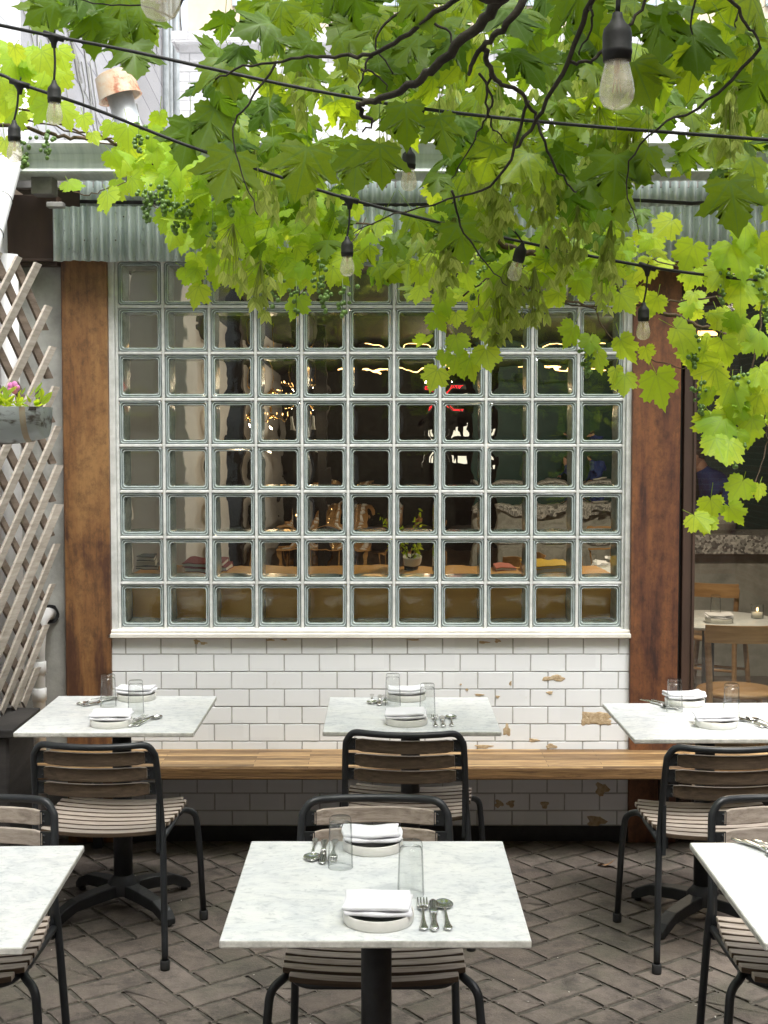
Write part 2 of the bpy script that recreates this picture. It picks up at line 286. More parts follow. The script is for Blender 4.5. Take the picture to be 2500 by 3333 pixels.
# ------------------------------------------------------------------ mesh helpers
class MB:
    def __init__(s): s.v, s.f, s.mi, s.cur, s.sm, s.smooth = [], [], [], 0, [], False
    def add(s, vs, fs, smooth=None):
        o = len(s.v); s.v += [tuple(p) for p in vs]
        for f in fs: s.f.append([i + o for i in f]); s.mi.append(s.cur); s.sm.append(s.smooth if smooth is None else smooth)
        return s
    def box(s, c, d, rot=None, ch=0):
        cx, cy, cz = c; x, y, z = d[0] / 2, d[1] / 2, d[2] / 2
        if ch:
            pts = []
            for sx in (-1, 1):
                for sy in (-1, 1):
                    for sz in (-1, 1):
                        pts.append((sx * x, sy * (y - ch), sz * (z - ch))); pts.append((sx * (x - ch), sy * y, sz * (z - ch))); pts.append((sx * (x - ch), sy * (y - ch), sz * z))
            ix = lambda a, b, c_, k: ((a * 2 + b) * 2 + c_) * 3 + k
            fs = []
            fs += [[ix(a, 0, 0, 0), ix(a, 1, 0, 0), ix(a, 1, 1, 0), ix(a, 0, 1, 0)] for a in (0, 1)]
            fs += [[ix(0, b, 0, 1), ix(1, b, 0, 1), ix(1, b, 1, 1), ix(0, b, 1, 1)] for b in (0, 1)]
            fs += [[ix(0, 0, c_, 2), ix(1, 0, c_, 2), ix(1, 1, c_, 2), ix(0, 1, c_, 2)] for c_ in (0, 1)]
            for a in (0, 1):
                for b in (0, 1): fs.append([ix(a, b, 0, 0), ix(a, b, 1, 0), ix(a, b, 1, 1), ix(a, b, 0, 1)])
                for c_ in (0, 1): fs.append([ix(a, 0, c_, 0), ix(a, 1, c_, 0), ix(a, 1, c_, 2), ix(a, 0, c_, 2)])
            for b in (0, 1):
                for c_ in (0, 1): fs.append([ix(0, b, c_, 1), ix(1, b, c_, 1), ix(1, b, c_, 2), ix(0, b, c_, 2)])
            for a in (0, 1):
                for b in (0, 1):
                    for c_ in (0, 1): fs.append([ix(a, b, c_, 0), ix(a, b, c_, 1), ix(a, b, c_, 2)])
        else:
            pts = [(sx * x, sy * y, sz * z) for sx in (-1, 1) for sy in (-1, 1) for sz in (-1, 1)]
            fs = [[0, 1, 3, 2], [4, 6, 7, 5], [0, 4, 5, 1], [2, 3, 7, 6], [0, 2, 6, 4], [1, 5, 7, 3]]
        if rot is not None: pts = [tuple(rot @ Vector(p)) for p in pts]
        return s.add([(p[0] + cx, p[1] + cy, p[2] + cz) for p in pts], fs, False)
    def tube(s, pts, r, n=10, cap=True, flat=1.0):
        pts = [Vector(p) for p in pts]; k = len(pts); rs = r if hasattr(r, '__len__') else [r] * k
        vs = []; up = None
        for i, p in enumerate(pts):
            t = (pts[min(i + 1, k - 1)] - pts[max(i - 1, 0)]).normalized()
            if up is None:
                up = Vector((0, 0, 1)) if abs(t.z) < .9 else Vector((1, 0, 0))
            a = t.cross(up).normalized(); up = a.cross(t).normalized()
            for j in range(n):
                th = 2 * math.pi * j / n; vs.append(p + (a * math.cos(th) + up * math.sin(th) * flat) * rs[i])
        fs = [[i * n + j, i * n + (j + 1) % n, (i + 1) * n + (j + 1) % n, (i + 1) * n + j] for i in range(k - 1) for j in range(n)]
        if cap: fs += [list(range(n))[::-1], [(k - 1) * n + j for j in range(n)]]
        return s.add(vs, fs, True)
    def lathe(s, prof, n=32, c=(0, 0, 0), sx=1, sy=1, closed=False):
        vs = [(c[0] + r * math.cos(2 * math.pi * j / n) * sx, c[1] + r * math.sin(2 * math.pi * j / n) * sy, c[2] + z) for r, z in prof for j in range(n)]
        k = len(prof); fs = [[i * n + j, i * n + (j + 1) % n, ((i + 1) % k) * n + (j + 1) % n, ((i + 1) % k) * n + j] for i in range(k if closed else k - 1) for j in range(n)]
        return s.add(vs, fs, True)
    def sphere(s, c, r, n=8, m=6, sc=(1, 1, 1)):
        vs = []; 
        for i in range(m + 1):
            a = math.pi * i / m
            for j in range(n): b = 2 * math.pi * j / n; vs.append((c[0] + r * math.sin(a) * math.cos(b) * sc[0], c[1] + r * math.sin(a) * math.sin(b) * sc[1], c[2] + r * math.cos(a) * sc[2]))
        return s.add(vs, [[i * n + j, i * n + (j + 1) % n, (i + 1) * n + (j + 1) % n, (i + 1) * n + j] for i in range(m) for j in range(n)], True)
    def build(s, name, mats, parent=None, bevel=0, seg=2, subsurf=0):
        me = bpy.data.meshes.new(name); me.from_pydata(s.v, [], s.f)
        for mt in (mats if isinstance(mats, (list, tuple)) else [mats]): me.materials.append(M[mt])
        me.polygons.foreach_set('material_index', s.mi); me.polygons.foreach_set('use_smooth', s.sm); me.update()
        bmo = __import__('bmesh').new(); bmo.from_mesh(me); __import__('bmesh').ops.recalc_face_normals(bmo, faces=bmo.faces); bmo.to_mesh(me); bmo.free()
        o = bpy.data.objects.new(name, me); COL.objects.link(o)
        if parent: o.parent = parent
        if bevel:
            b = o.modifiers.new('bevel', 'BEVEL'); b.width = bevel; b.segments = seg; b.limit_method = 'ANGLE'; b.angle_limit = R(40)
        if subsurf:
            q = o.modifiers.new('smooth', 'SUBSURF'); q.levels = subsurf; q.render_levels = subsurf
        return o
def tag(o, label=None, cat=None, group=None, kind=None):
    for k, v in (('label', label), ('category', cat), ('group', group), ('kind', kind)):
        if v: o[k] = v
    return o
def empty(name, loc=(0, 0, 0), rz=0, label=None, cat=None, group=None):
    o = bpy.data.objects.new(name, None); o.empty_display_size = .1; COL.objects.link(o); o.location = loc; o.rotation_euler = (0, 0, rz)
    return tag(o, label, cat, group)
def dup(root, loc, rz=0, label=None, group=None):
    def cp(o, par):
        c = o.copy(); COL.objects.link(c)
        if par: c.parent = par
        for ch in [x for x in kids.get(o, [])]: cp(ch, c)
        return c
    kids = {}
    for o in list(COL.objects):
        if o.parent: kids.setdefault(o.parent, []).append(o)
    c = cp(root, None); c.location = loc; c.rotation_euler = (0, 0, rz)
    if label: c['label'] = label
    if group: c['group'] = group
    return c
def smooth_path(pts, sub=6):
    P = [Vector(p) for p in pts]; out = []
    for i in range(len(P) - 1):
        p0, p1, p2, p3 = P[max(i - 1, 0)], P[i], P[i + 1], P[min(i + 2, len(P) - 1)]
        for j in range(sub):
            t = j / sub; out.append(.5 * ((2 * p1) + (-p0 + p2) * t + (2 * p0 - 5 * p1 + 4 * p2 - p3) * t * t + (-p0 + 3 * p1 - 3 * p2 + p3) * t ** 3))
    out.append(P[-1]); return out
def fillet(pts, rad, n=6):
    P = [Vector(p) for p in pts]; out = [P[0]]
    for i in range(1, len(P) - 1):
        a, b, c = P[i - 1], P[i], P[i + 1]; r = rad[i - 1] if hasattr(rad, '__len__') else rad
        r = min(r, (a - b).length * .49, (c - b).length * .49)
        p0 = b + (a - b).normalized() * r; p2 = b + (c - b).normalized() * r
        for j in range(n + 1): t = j / n; out.append(p0 * (1 - t) ** 2 + b * 2 * t * (1 - t) + p2 * t * t)
    out.append(P[-1]); return out
# ------------------------------------------------------------------ ground
mb = MB(); mb.box((0, 60, -.2305), (300, 300, .45)); g = mb.build('ground', 'joint_soil'); tag(g, kind='structure')
def pavers():
    W, L = .13, .26; gap = .002; vs, fs, rn = [], [], []
    ang = R(37); ca, sa = math.cos(ang), math.sin(ang); done = 0
    def paver(cx, cy, w_, l_):
        X = cx * ca - cy * sa; Y = cx * sa + cy * ca + 3.2
        if not (-1.75 < X < 2.6 and 1.2 < Y < 6.02): return
        o = len(vs); ch = .003; jit = random.uniform(-.0012, .0012); tx, ty = random.gauss(0, .0035), random.gauss(0, .0035); rr = random.gauss(0, .006)
        hw, hl = w_ / 2 - gap / 2 - random.uniform(0, .0025), l_ / 2 - gap / 2 - random.uniform(0, .0025)
        def ring(hx, hy, z, cut, nn=0):
            q = []
            for sx, sy in ((-1, -1), (1, -1), (1, 1), (-1, 1)):
                for k in (0, 1):
                    ex, ey = (cut, 0) if (k == 0) == (sx * sy > 0) else (0, cut)
                    x, y = sx * (hx - ex), sy * (hy - ey)
                    q.append((x + random.uniform(-1, 1) * nn, y + random.uniform(-1, 1) * nn, z + x * tx + y * ty + jit))
            return q
        pts = ring(hw, hl, -.03, .008) + ring(hw, hl, -ch, .008, .0012) + ring(hw - ch, hl - ch, 0, .008, .001)
        for (x, y, z) in pts:
            xx = x * math.cos(rr) - y * math.sin(rr) + cx; yy = x * math.sin(rr) + y * math.cos(rr) + cy
            vs.append((xx * ca - yy * sa, xx * sa + yy * ca + 3.2, z)); 
        r_ = random.random(); rn.extend([r_] * 24)
        for k in (0, 1):
            for j in range(8): fs.append([o + k * 8 + j, o + k * 8 + (j + 1) % 8, o + (k + 1) * 8 + (j + 1) % 8, o + (k + 1) * 8 + j])
        fs.append([o + 16 + j for j in range(8)])
    return vs, fs, rn, paver
def herring():
    vs, fs, rn, paver = pavers()
    vs.clear(); fs.clear(); rn.clear(); W = .13
    occ = set()
    for i in range(-44, 44):
        for j in range(-44, 44):
            k = (i - j) % 4
            half = random.random() < .3
            if k == 0 and half: paver((i + .5) * W, (j + .5) * W, W, W); paver((i + 1.5) * W, (j + .5) * W, W, W)
            elif k == 0: paver((i + 1) * W, (j + .5) * W, 2 * W, W)       # horizontal covers (i,j),(i+1,j)
            if k == 3 and half: paver((i + .5) * W, (j + .5) * W, W, W); paver((i + .5) * W, (j + 1.5) * W, W, W)
            elif k == 3: paver((i + .5) * W, (j + 1) * W, W, 2 * W)
    return vs, fs, rn
vs, fs, rn = herring()
me = bpy.data.meshes.new('paving'); me.from_pydata(vs, [], fs); me.materials.append(M['paver']); a = me.attributes.new('rnd', 'FLOAT', 'POINT'); a.data.foreach_set('value', rn)
bmo = __import__('bmesh').new(); bmo.from_mesh(me); __import__('bmesh').ops.recalc_face_normals(bmo, faces=bmo.faces); bmo.to_mesh(me); bmo.free()
pv = bpy.data.objects.new('courtyard_paving', me); COL.objects.link(pv); tag(pv, kind='structure')
# ------------------------------------------------------------------ restaurant building
WY = 6.0
def wx(px, Y=WY): return (px - CX) / F * Y / (math.cos(PITCH) + 0) * 1.0
def zy(py, Y): return at(CX, py, Y).z
B = empty('restaurant_building', (0, WY, 0), 0, 'low restaurant building with glass block window, white tiles, rusty posts and corrugated green eave', 'building')
def lb(mb): mb.v = [(x, y - WY, z) for x, y, z in mb.v]; return mb
XL, XR = at(353, 2077, 5.97).x, at(2054, 2077, 5.97).x
zs = zy(2077, 5.97)
# tile wall
mb = MB(); mb.box(((XL + XR) / 2, 6.04, zs / 2), (XR - XL, .12, zs)); lb(mb).build('grout_bed', 'grout', B)
mb = MB(); tw, th = .1553, .0777; y0 = 5.978; row = 0; z1 = zs - .001
xj = at(408, 2100, 5.97).x
while z1 > .075:
    hh = th - .006 if row == 0 else th
    z0 = max(z1 - hh, .07); off = xj if row % 2 == 0 else xj + tw / 2
    n = int((XL - off) / tw) - 2
    for k in range(n, n + 20):
        a, b = max(off + k * tw, XL), min(off + (k + 1) * tw, XR)
        if b - a < .012: continue
        jy = random.uniform(-.0006, .0006); j2 = random.uniform(-.0004, .0004)
        x0, x1, q0, q1 = a + .001, b - .001, z0 + .001, z1 - .001; c_ = .0025; yb, yf = y0 + .006, y0 - .002 + jy
        mb.add([(x0, yb, q0), (x1, yb, q0), (x1, yb, q1), (x0, yb, q1), (x0 + c_, yf + j2, q0 + c_), (x1 - c_, yf, q0 + c_), (x1 - c_, yf - j2, q1 - c_), (x0 + c_, yf, q1 - c_)],
               [[4, 5, 6, 7], [0, 1, 5, 4], [1, 2, 6, 5], [2, 3, 7, 6], [3, 0, 4, 7]], False)
    z1 -= hh; row += 1
tiles = lb(mb).build('tile_facing', 'glazed_tile', B)
# chipped patches
mb = MB(); chips = [(1805, 2208, 80, 20), (1790, 2255, 22, 12), (1945, 2335, 95, 45), (1905, 2345, 30, 40), (1968, 2348, 48, 30), (1738, 2410, 35, 12), (1795, 2430, 42, 18), (1650, 2378, 28, 40), (1575, 2430, 60, 14), (1560, 2262, 30, 8), (1620, 2268, 14, 10), 
    (1575, 2091, 36, 8), (1620, 2086, 20, 12), (640, 2089, 22, 16), (662, 2094, 24, 10), (880, 2083, 30, 8), (925, 2082, 24, 7), (1345, 2083, 50, 6), (1520, 2245, 10, 8), (1662, 2225, 10, 18), (1624, 2617, 30, 28), (1663, 2617, 28, 26), (1960, 2570, 45, 45), (1773, 2620, 25, 26), (1940, 2675, 60, 40), (1500, 2228, 8, 5)]
for (px, py, w_, h_) in chips:
    c = at(px, py, 5.973); n = 18; a = w_ / 2 / 744; b = h_ / 2 / 744; ph = random.random() * 6
    rad = [1 + .22 * math.sin(3 * t / n * 6.28 + ph) + .15 * math.sin(5 * t / n * 6.28 + ph * 2) + random.uniform(-.1, .1) for t in range(n)]
    pts = [(c.x, 5.9738, c.z)]
    for rr, yy in ((.75, 5.9742), (1.0, 5.9768)):
        pts += [(c.x + a * rad[t] * rr * math.cos(t / n * 6.283), yy + (random.uniform(-.0008, .0006) if rr < 1 else 0), c.z + b * rad[t] * rr * math.sin(t / n * 6.283)) for t in range(n)]
    fs_ = [[0, 1 + t, 1 + (t + 1) % n] for t in range(n)] + [[1 + t, 1 + n + t, 1 + n + (t + 1) % n, 1 + (t + 1) % n] for t in range(n)]
    mb = MB(); mb.add(pts, fs_, False); lb(mb).build('chipped_patch', 'chip_clay', tiles)
# base plinth, sill
mb = MB(); mb.box(((XL + XR) / 2, 6.03, .034), (XR - XL, .12, .068)); mb.box((3.4, 6.04, .1), (4.2, .1, .2)); lb(mb).build('plinth', 'cast_iron', B, .003)
mb = MB(); mb.box(((XL + XR) / 2, 6.03, zs + .012), (XR - XL, .16, .022)); mb.box(((XL + XR) / 2, 6.0, zs + .03), (XR - XL - .01, .08, .014)); lb(mb).build('window_sill', 'cream_trim', B, .004)
# glass block window
gx0, gx1 = at(384, 1500, 6.0).x, at(2031, 1500, 6.0).x; pitch = (gx1 - gx0) / 11
gzb = zs + .038; NR = 8; gzt = gzb + NR * pitch
mb = MB(); mw = .0062
ym, yd = 6.045, .09
for i in range(12): mb.box((gx0 + i * pitch, ym, (gzb + gzt) / 2), (mw * 2 if 0 < i < 11 else mw * 2, yd, gzt - gzb + .02))
for j in range(NR + 1):
    for i in range(11): mb.box((gx0 + (i + .5) * pitch, ym, gzb + j * pitch), (pitch - mw * 2, yd - .002, mw * 2))
xa, xb = at(356, 1500, 6.0).x, at(2057, 1500, 6.0).x
mb.box(((xa + gx0 - mw) / 2, 6.04, (gzb + gzt) / 2), (gx0 - mw - xa, .12, gzt - gzb + .02)); mb.box(((xb + gx1 + mw) / 2, 6.04, (gzb + gzt) / 2), (xb - gx1 - mw, .12, gzt - gzb + .02))
gw = lb(mb).build('glass_block_window', 'mortar', B, .003)
def block_mesh():
    mb = MB(); h_ = pitch / 2 - mw
    prof = [(h_, .008, 0), (h_ - .001, -.001, 0), (h_ - .0035, -.003, 0), (h_ - .005, .001, 0), (h_ - .006, -.001, 1), (h_ - .0075, -.001, 1), (h_ - .0095, .005, 0), (h_ - .0125, .006, 0), (h_ - .0140, .003, 1), (h_ - .0155, .003, 1), (h_ - .0185, .012, 0)]
    def ring(r_, y):
        c_ = min(.012, r_ * .3); out = []
        for k, (sx, sz) in enumerate(((1, 1), (-1, 1), (-1, -1), (1, -1))):
            for t in range(4):
                a = math.pi / 2 * (k + t / 3); out.append((sx * (r_ - c_) + c_ * math.cos(a), y, sz * (r_ - c_) + c_ * math.sin(a)))
        return out
    vs_ = []; [vs_.extend(ring(r_, y)) for r_, y, _ in prof]; fs_ = []
    o = len(mb.v); mb.v += vs_
    for i in range(len(prof) - 1):
        for j in range(16): mb.f.append([i * 16 + j, i * 16 + (j + 1) % 16, (i + 1) * 16 + (j + 1) % 16, (i + 1) * 16 + j]); mb.mi.append(1 if prof[i][2] and prof[i + 1][2] else 0); mb.sm.append(False)
    hp = h_ - .017; mb.cur = 2; N = 12
    def zf(u, v): return .010 - .0032 * (1 - abs(u) ** 4) * (1 - abs(v) ** 4)
    for side in (0, 1):
        pts = []; 
        for a in range(N + 1):
            for b in range(N + 1):
                u, v = a / N * 2 - 1, b / N * 2 - 1
                pts.append((u * hp, (zf(u, v) if side == 0 else .018), v * hp))
        mb.add(pts, [[a * (N + 1) + b, (a + 1) * (N + 1) + b, (a + 1) * (N + 1) + b + 1, a * (N + 1) + b + 1] for a in range(N) for b in range(N)], True)
    q = [(-hp, -hp), (hp, -hp), (hp, hp), (-hp, hp)]
    mb.add([(x, .010, z) for x, z in q] + [(x, .018, z) for x, z in q], [[i, (i + 1) % 4, 4 + (i + 1) % 4, 4 + i] for i in range(4)], False)
    # inner side walls of the hollow block
    mb.cur = 0; mb.add([(x * 1.05, .018, z * 1.05) for x, z in q] + [(x * 1.05, .085, z * 1.05) for x, z in q], [[i, (i + 1) % 4, 4 + (i + 1) % 4, 4 + i] for i in range(4)], False)
    return mb
b0 = block_mesh().build('glass_block', ['block_rim', 'block_bead', 'block_glass'], gw); first = True
for j in range(NR):
    for i in range(11):
        o = b0 if first else b0.copy()
        if not first: COL.objects.link(o); o.parent = gw
        first = False; o.location = (gx0 + (i + .5) * pitch, 0.006 + random.uniform(-.001, .001), gzb + (j + .5) * pitch); o.rotation_euler = (random.gauss(0, .002), 0, random.gauss(0, .002))
# posts
def post(px0, px1, py0, mat, name, Y=5.95, dep=.12):
    x0, x1 = at(px0, 1500, Y).x, at(px1, 1500, Y).x; zt = zy(py0, Y); mb = MB(); mb.box(((x0 + x1) / 2, Y + dep / 2, zt / 2), (x1 - x0, dep, zt)); return lb(mb).build(name, mat, B, .003)
pl = post(206, 354, 840, 'rust_ochre', 'rusty_post'); tag(pl, 'ochre brown rusty steel post left of the glass blocks')
pr = post(2058, 2214, 800, 'rust_red', 'rusty_post'); tag(pr, 'dark red brown rusty steel post right of the glass blocks')
# right window frame and pane
fx0, fx1 = at(2226, 1500, 5.98).x, at(2266, 1500, 5.98).x; ztop = zy(840, 5.98)
mb = MB(); mb.box(((fx0 + fx1) / 2, 6.02, ztop / 2), (fx1 - fx0, .08, ztop)); mb.box((fx1 - .008, 5.975, ztop / 2), (.012, .012, ztop)); mb.box((3.4, 6.02, ztop - .03), (3.9, .08, .06)); mb.box((3.4, 6.02, .25), (3.9, .08, .1)); lb(mb).build('window_frame', 'dark_steel', B, .002)
mb = MB(); mb.box((fx1 + 1.9, 6.03, (ztop + .3) / 2), (3.8, .01, ztop - .36)); lb(mb).build('window_pane', 'window_glass', B)
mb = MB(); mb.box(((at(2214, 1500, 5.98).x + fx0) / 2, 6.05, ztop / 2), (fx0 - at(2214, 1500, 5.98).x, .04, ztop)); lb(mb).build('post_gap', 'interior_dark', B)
# concrete return and dark beam
x0 = -1.62; x1 = at(204, 1500, 6.0).x
mb = MB(); mb.box(((x0 + x1) / 2, 6.08, 1.3), (x1 - x0, .14, 2.6)); lb(mb).build('concrete_return', 'concrete', B)
zb0, zb1 = zy(862, 5.92), zy(632, 5.92)
mb = MB(); mb.box(((-1.62 + at(182, 700, 5.92).x) / 2, 5.98, (zb0 + zb1) / 2), (at(182, 700, 5.92).x + 1.62, .1, zb1 - zb0)); mb.box(((-1.62 + at(182, 700, 5.92).x) / 2, 5.96, zb0 + .02), (at(182, 700, 5.92).x + 1.6, .1, .012)); lb(mb).build('steel_beam', 'dark_steel', B, .003)
# corrugated eaves
def corrugate(xa, xb, z0, z1, Y, name, ragged=.002):
    p = .0395; amp = .0125; n = int((xb - xa) / p * 10); vs_, fs_ = [], []
    for i in range(n + 1):
        x = xa + (xb - xa) * i / n; yy = Y + amp * math.sin(2 * math.pi * x / p) + .0012 * math.sin(x * 7)
        zb = z0 + ragged * math.sin(x * 23) + ragged * .6 * math.sin(x * 61)
        vs_ += [(x, yy, zb), (x, yy, z1), (x, yy + .0015, zb), (x, yy + .0015, z1)]
    for i in range(n):
        a = i * 4; b = a + 4; fs_ += [[a, b, b + 1, a + 1], [a + 2, a + 3, b + 3, b + 2], [a, a + 2, b + 2, b]]
    mb = MB(); mb.add(vs_, fs_, True); return lb(mb).build(name, 'corrugated', B)
XE = 3.9
ca_ = corrugate(at(174, 800, 5.84).x, XE, zy(850, 5.84), zy(672, 5.84), 5.84, 'corrugated_sheet')
cb_ = corrugate(at(262, 640, 5.95).x, XE, zy(700, 5.95), zy(590, 5.95), 5.95, 'corrugated_sheet')
mb = MB()
for k in range(30):
    p = at(random.uniform(190, 2480), random.choice((705, 780, 782)), 5.832); mb.sphere(p, .0035, 6, 4)
lb(mb).build('screw_heads', 'dark_steel', ca_)
mb = MB(); mb.box((1.2, 5.985, zy(575, 5.97)), (5.6, .05, .1)); lb(mb).build('eave_board', 'roof_board', B, .003)
mb = MB(); mb.tube([at(260, 656, 5.9), at(700, 662, 5.9), at(1300, 668, 5.9), at(2010, 648, 5.9), at(2250, 662, 5.9), at(2600, 645, 5.9)], .008, 8); lb(mb).build('cable_run', 'cable', B)
# gutter fascia with moulded profile
z = lambda py: zy(py, 5.72)
prof = [(5.9, z(562)), (5.735, z(562)), (5.725, z(556)), (5.74, z(546)), (5.77, z(540)), (5.775, z(510)), (5.765, z(494)), (5.735, z(484)), (5.715, z(478)), (5.705, z(468)), (5.72, z(465)), (5.8, z(467))]
mb = MB(); xa, xe = -1.56, 4.2
mb.add([(x, y, zz) for x in (xa, xe) for y, zz in prof], [[i, i + 1, i + 1 + len(prof), i + len(prof)] for i in range(len(prof) - 1)] + [list(range(len(prof)))], False)
lb(mb).build('gutter', 'gutter_green', B)
zr = zy(470, 5.8)
mb = MB(); mb.box((1.2, 10.0, zr + .0), (5.8, 8.1, .1)); lb(mb).build('roof', 'interior_white', B)
mb = MB(); mb.box((-1.44, 5.86, zy(608, 5.86)), (.09, .1, .075)); mb.box((at(182, 668, 5.78).x, 5.78, zy(668, 5.78)), (.07, .05, .022)); lb(mb).build('eave_box', 'roof_board', B, .004)
# interior shell
mb = MB(); mb.box((-1.75, 9.9, 1.5), (.1, 7.6, 3.0)); lb(mb).build('dining_room_wall', 'interior_white', B)
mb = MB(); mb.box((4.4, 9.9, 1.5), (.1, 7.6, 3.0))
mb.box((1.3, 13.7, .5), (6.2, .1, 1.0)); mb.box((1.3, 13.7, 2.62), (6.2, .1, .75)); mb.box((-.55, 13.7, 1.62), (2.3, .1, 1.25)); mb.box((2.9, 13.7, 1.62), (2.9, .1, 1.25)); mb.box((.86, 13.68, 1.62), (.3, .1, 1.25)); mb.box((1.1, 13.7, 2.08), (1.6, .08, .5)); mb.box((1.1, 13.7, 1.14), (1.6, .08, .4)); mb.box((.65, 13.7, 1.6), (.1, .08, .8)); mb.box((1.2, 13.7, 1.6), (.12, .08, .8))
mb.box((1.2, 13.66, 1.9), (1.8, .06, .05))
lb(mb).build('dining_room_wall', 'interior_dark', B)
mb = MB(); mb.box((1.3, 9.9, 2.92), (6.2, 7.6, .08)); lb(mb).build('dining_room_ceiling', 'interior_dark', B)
mb = MB(); mb.box((1.3, 9.9, -.01), (6.2, 7.6, .05)); lb(mb).build('dining_room_floor', 'interior_floor', B)
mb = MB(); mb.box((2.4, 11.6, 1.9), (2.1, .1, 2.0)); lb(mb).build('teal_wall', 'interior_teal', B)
mb = MB(); mb.box((-1.34, 7.0, 1.45), (.36, .3, 2.8)); lb(mb).build('white_column', 'interior_white', B, .01)
mb = MB(); mb.box((-.98, 7.4, 1.45), (.13, .13, 2.8)); mb.box((-.62, 9.2, 1.45), (.14, .14, 2.8)); lb(mb).build('black_column', 'cast_iron', B)
# ledge behind the lowest blocks
lz = zy(1903, 6.2)
mb = MB(); mb.box(((gx0 + gx1) / 2, 6.24, lz / 2 + .02), (gx1 - gx0 + .1, .12, lz - .04)); mb.v = [(x, y - .06, z_) for x, y, z_ in mb.v]; mb.box(((gx0 + gx1) / 2, 6.30, lz - .012), (gx1 - gx0 + .1, .34, .024)); lb(mb).build('inner_ledge', 'brown_board', B, .003)
mb = MB(); mb.box((.2, 10.2, 2.55), (.9, .05, .03)); mb.box((1.9, 9.5, 2.5), (.8, .05, .03)); lb(mb).build('light_tube', 'warm_glow', B)
# EXIT sign
ex = at(1545, 1232, 9.0); mb = MB(); mb.box(ex, (.3, .04, .16)); es = mb.build('exit_sign', 'interior_dark'); tag(es, 'red lit EXIT sign hanging inside the dark dining room', 'exit sign')
def text_mesh(s, size, mat, parent, loc, name):
    cu = bpy.data.curves.new(name, 'FONT'); cu.body = s; cu.size = size; cu.align_x = 'CENTER'; cu.align_y = 'CENTER'; cu.extrude = .002
    t = bpy.data.objects.new(name, cu); COL.objects.link(t); bpy.context.view_layer.update()
    me = bpy.data.meshes.new_from_object(t.evaluated_get(bpy.context.evaluated_depsgraph_get())); COL.objects.unlink(t); bpy.data.objects.remove(t)
    me.materials.clear(); me.materials.append(M[mat]); o = bpy.data.objects.new(name, me); COL.objects.link(o); o.parent = parent; o.location = loc; o.rotation_euler = (R(90), 0, 0); return o
text_mesh('EXIT', .13, 'exit_red', es, (ex.x, ex.y - .024, ex.z), 'lettering')
# ------------------------------------------------------------------ roof things and background
vc = at(382, 285, 8.0); vb = at(440, 480, 8.0)
V = empty('roof_vent', vb, 0, 'galvanised vent pipe with rusty round cap leaning on the roof', 'roof vent')
ax = (vc - vb).normalized(); q = Vector((0, 0, 1)).rotation_difference(ax).to_matrix()
def rl(mb, q, o=(0, 0, 0)): mb.v = [tuple(q @ Vector(p) + Vector(o)) for p in mb.v]; return mb
L_ = (vc - vb).length
mb = MB(); mb.lathe([(.075, -.15), (.075, L_ - .02), (.07, L_ - .02)], 20); rl(mb, q).build('vent_pipe', 'galvanised', V)
m = NT('rusty_cream'); v = m.coord((1, 1, 1)); m.done(m.bsdf(m.ramp(m.noise(v, 7, 6, .7), [(.4, (.4, .35, .26)), (.52, (.4, .28, .17)), (.6, (.25, .08, .03))]), .6))
mb = MB(); mb.lathe([(.01, L_ + .09), (.1, L_ + .085), (.128, L_ + .07), (.145, L_ - .06), (.15, L_ - .065), (.135, L_ - .06), (.12, L_ + .06), (.0, L_ + .07)], 28); mb.v = [(x * .86, y * .86, z_) for x, y, z_ in mb.v]; rl(mb, q).build('vent_cap', 'rusty_cream', V)
# left party wall
mb = MB(); mb.box((-1.67, 1.0, 4.5), (.1, 10.4, 9.0)); mb.v = [(x - (.0 if y < 6.1 else 0), y, zz) for x, y, zz in mb.v]
lw = mb.build('courtyard_side_wall', 'white_brick'); tag(lw, 'white painted brick side wall behind the wooden lattice', 'wall')
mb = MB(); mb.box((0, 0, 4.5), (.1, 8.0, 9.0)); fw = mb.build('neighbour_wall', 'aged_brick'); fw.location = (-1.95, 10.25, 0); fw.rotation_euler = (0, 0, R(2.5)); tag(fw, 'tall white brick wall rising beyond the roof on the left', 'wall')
cr = MB()
for k in range(70):
    y0_, z0_ = random.uniform(-3.9, 3.6), random.uniform(2.4, 6.5); pts = [Vector((.056, y0_, z0_))]
    for s_ in range(5): pts.append(pts[-1] + Vector((0, random.uniform(-.05, .22), -random.uniform(.02, .16))))
    cr.tube(pts, random.uniform(.003, .008), 4)
co = cr.build('clinging_stems', 'concrete', fw)
mb = MB(); 
for (yy, r_) in ((2.2, .03), (2.6, .02), (3.1, .035)): mb.tube([(.09, yy, 2.5), (.09, yy, 8.8)], r_, 8)
mb.build('pipe', 'galvanised', fw)
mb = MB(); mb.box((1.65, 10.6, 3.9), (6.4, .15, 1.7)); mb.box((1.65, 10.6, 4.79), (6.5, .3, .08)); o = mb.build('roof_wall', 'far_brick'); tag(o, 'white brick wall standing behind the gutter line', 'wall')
mb = MB(); mb.box((0, 0, 8), (14, 6, 16)); bb = mb.build('apartment_block', 'beige_brick'); bb.location = (3.75, 26, 0); tag(bb, 'pale beige brick block far behind the white wall', 'building')
for i in range(6):
    for j in range(3): mb = MB(); mb.box((-5.8 + i * 2.2, -3.02, 6.6 + j * 3), (.9, .06, 1.5)); mb.build('window', 'dusty_blue', bb)
# unseen building behind the camera, reflected in the glass, made tall to block low sky
mb = MB(); mb.box((0, 0, 6), (16, .4, 12)); o = mb.build('rear_building', 'red_brick'); o.location = (0.5, -5.6, 0); tag(o, 'brick building across the courtyard, mirrored in the glass', 'building')
mb = MB(); mb.box((0, 0, 2.0), (.3, 10, 4.0)); o = mb.build('right_boundary_wall', 'red_brick'); o.location = (4.3, 1.0, 0); tag(o, 'brick boundary wall closing the courtyard on the right', 'wall')
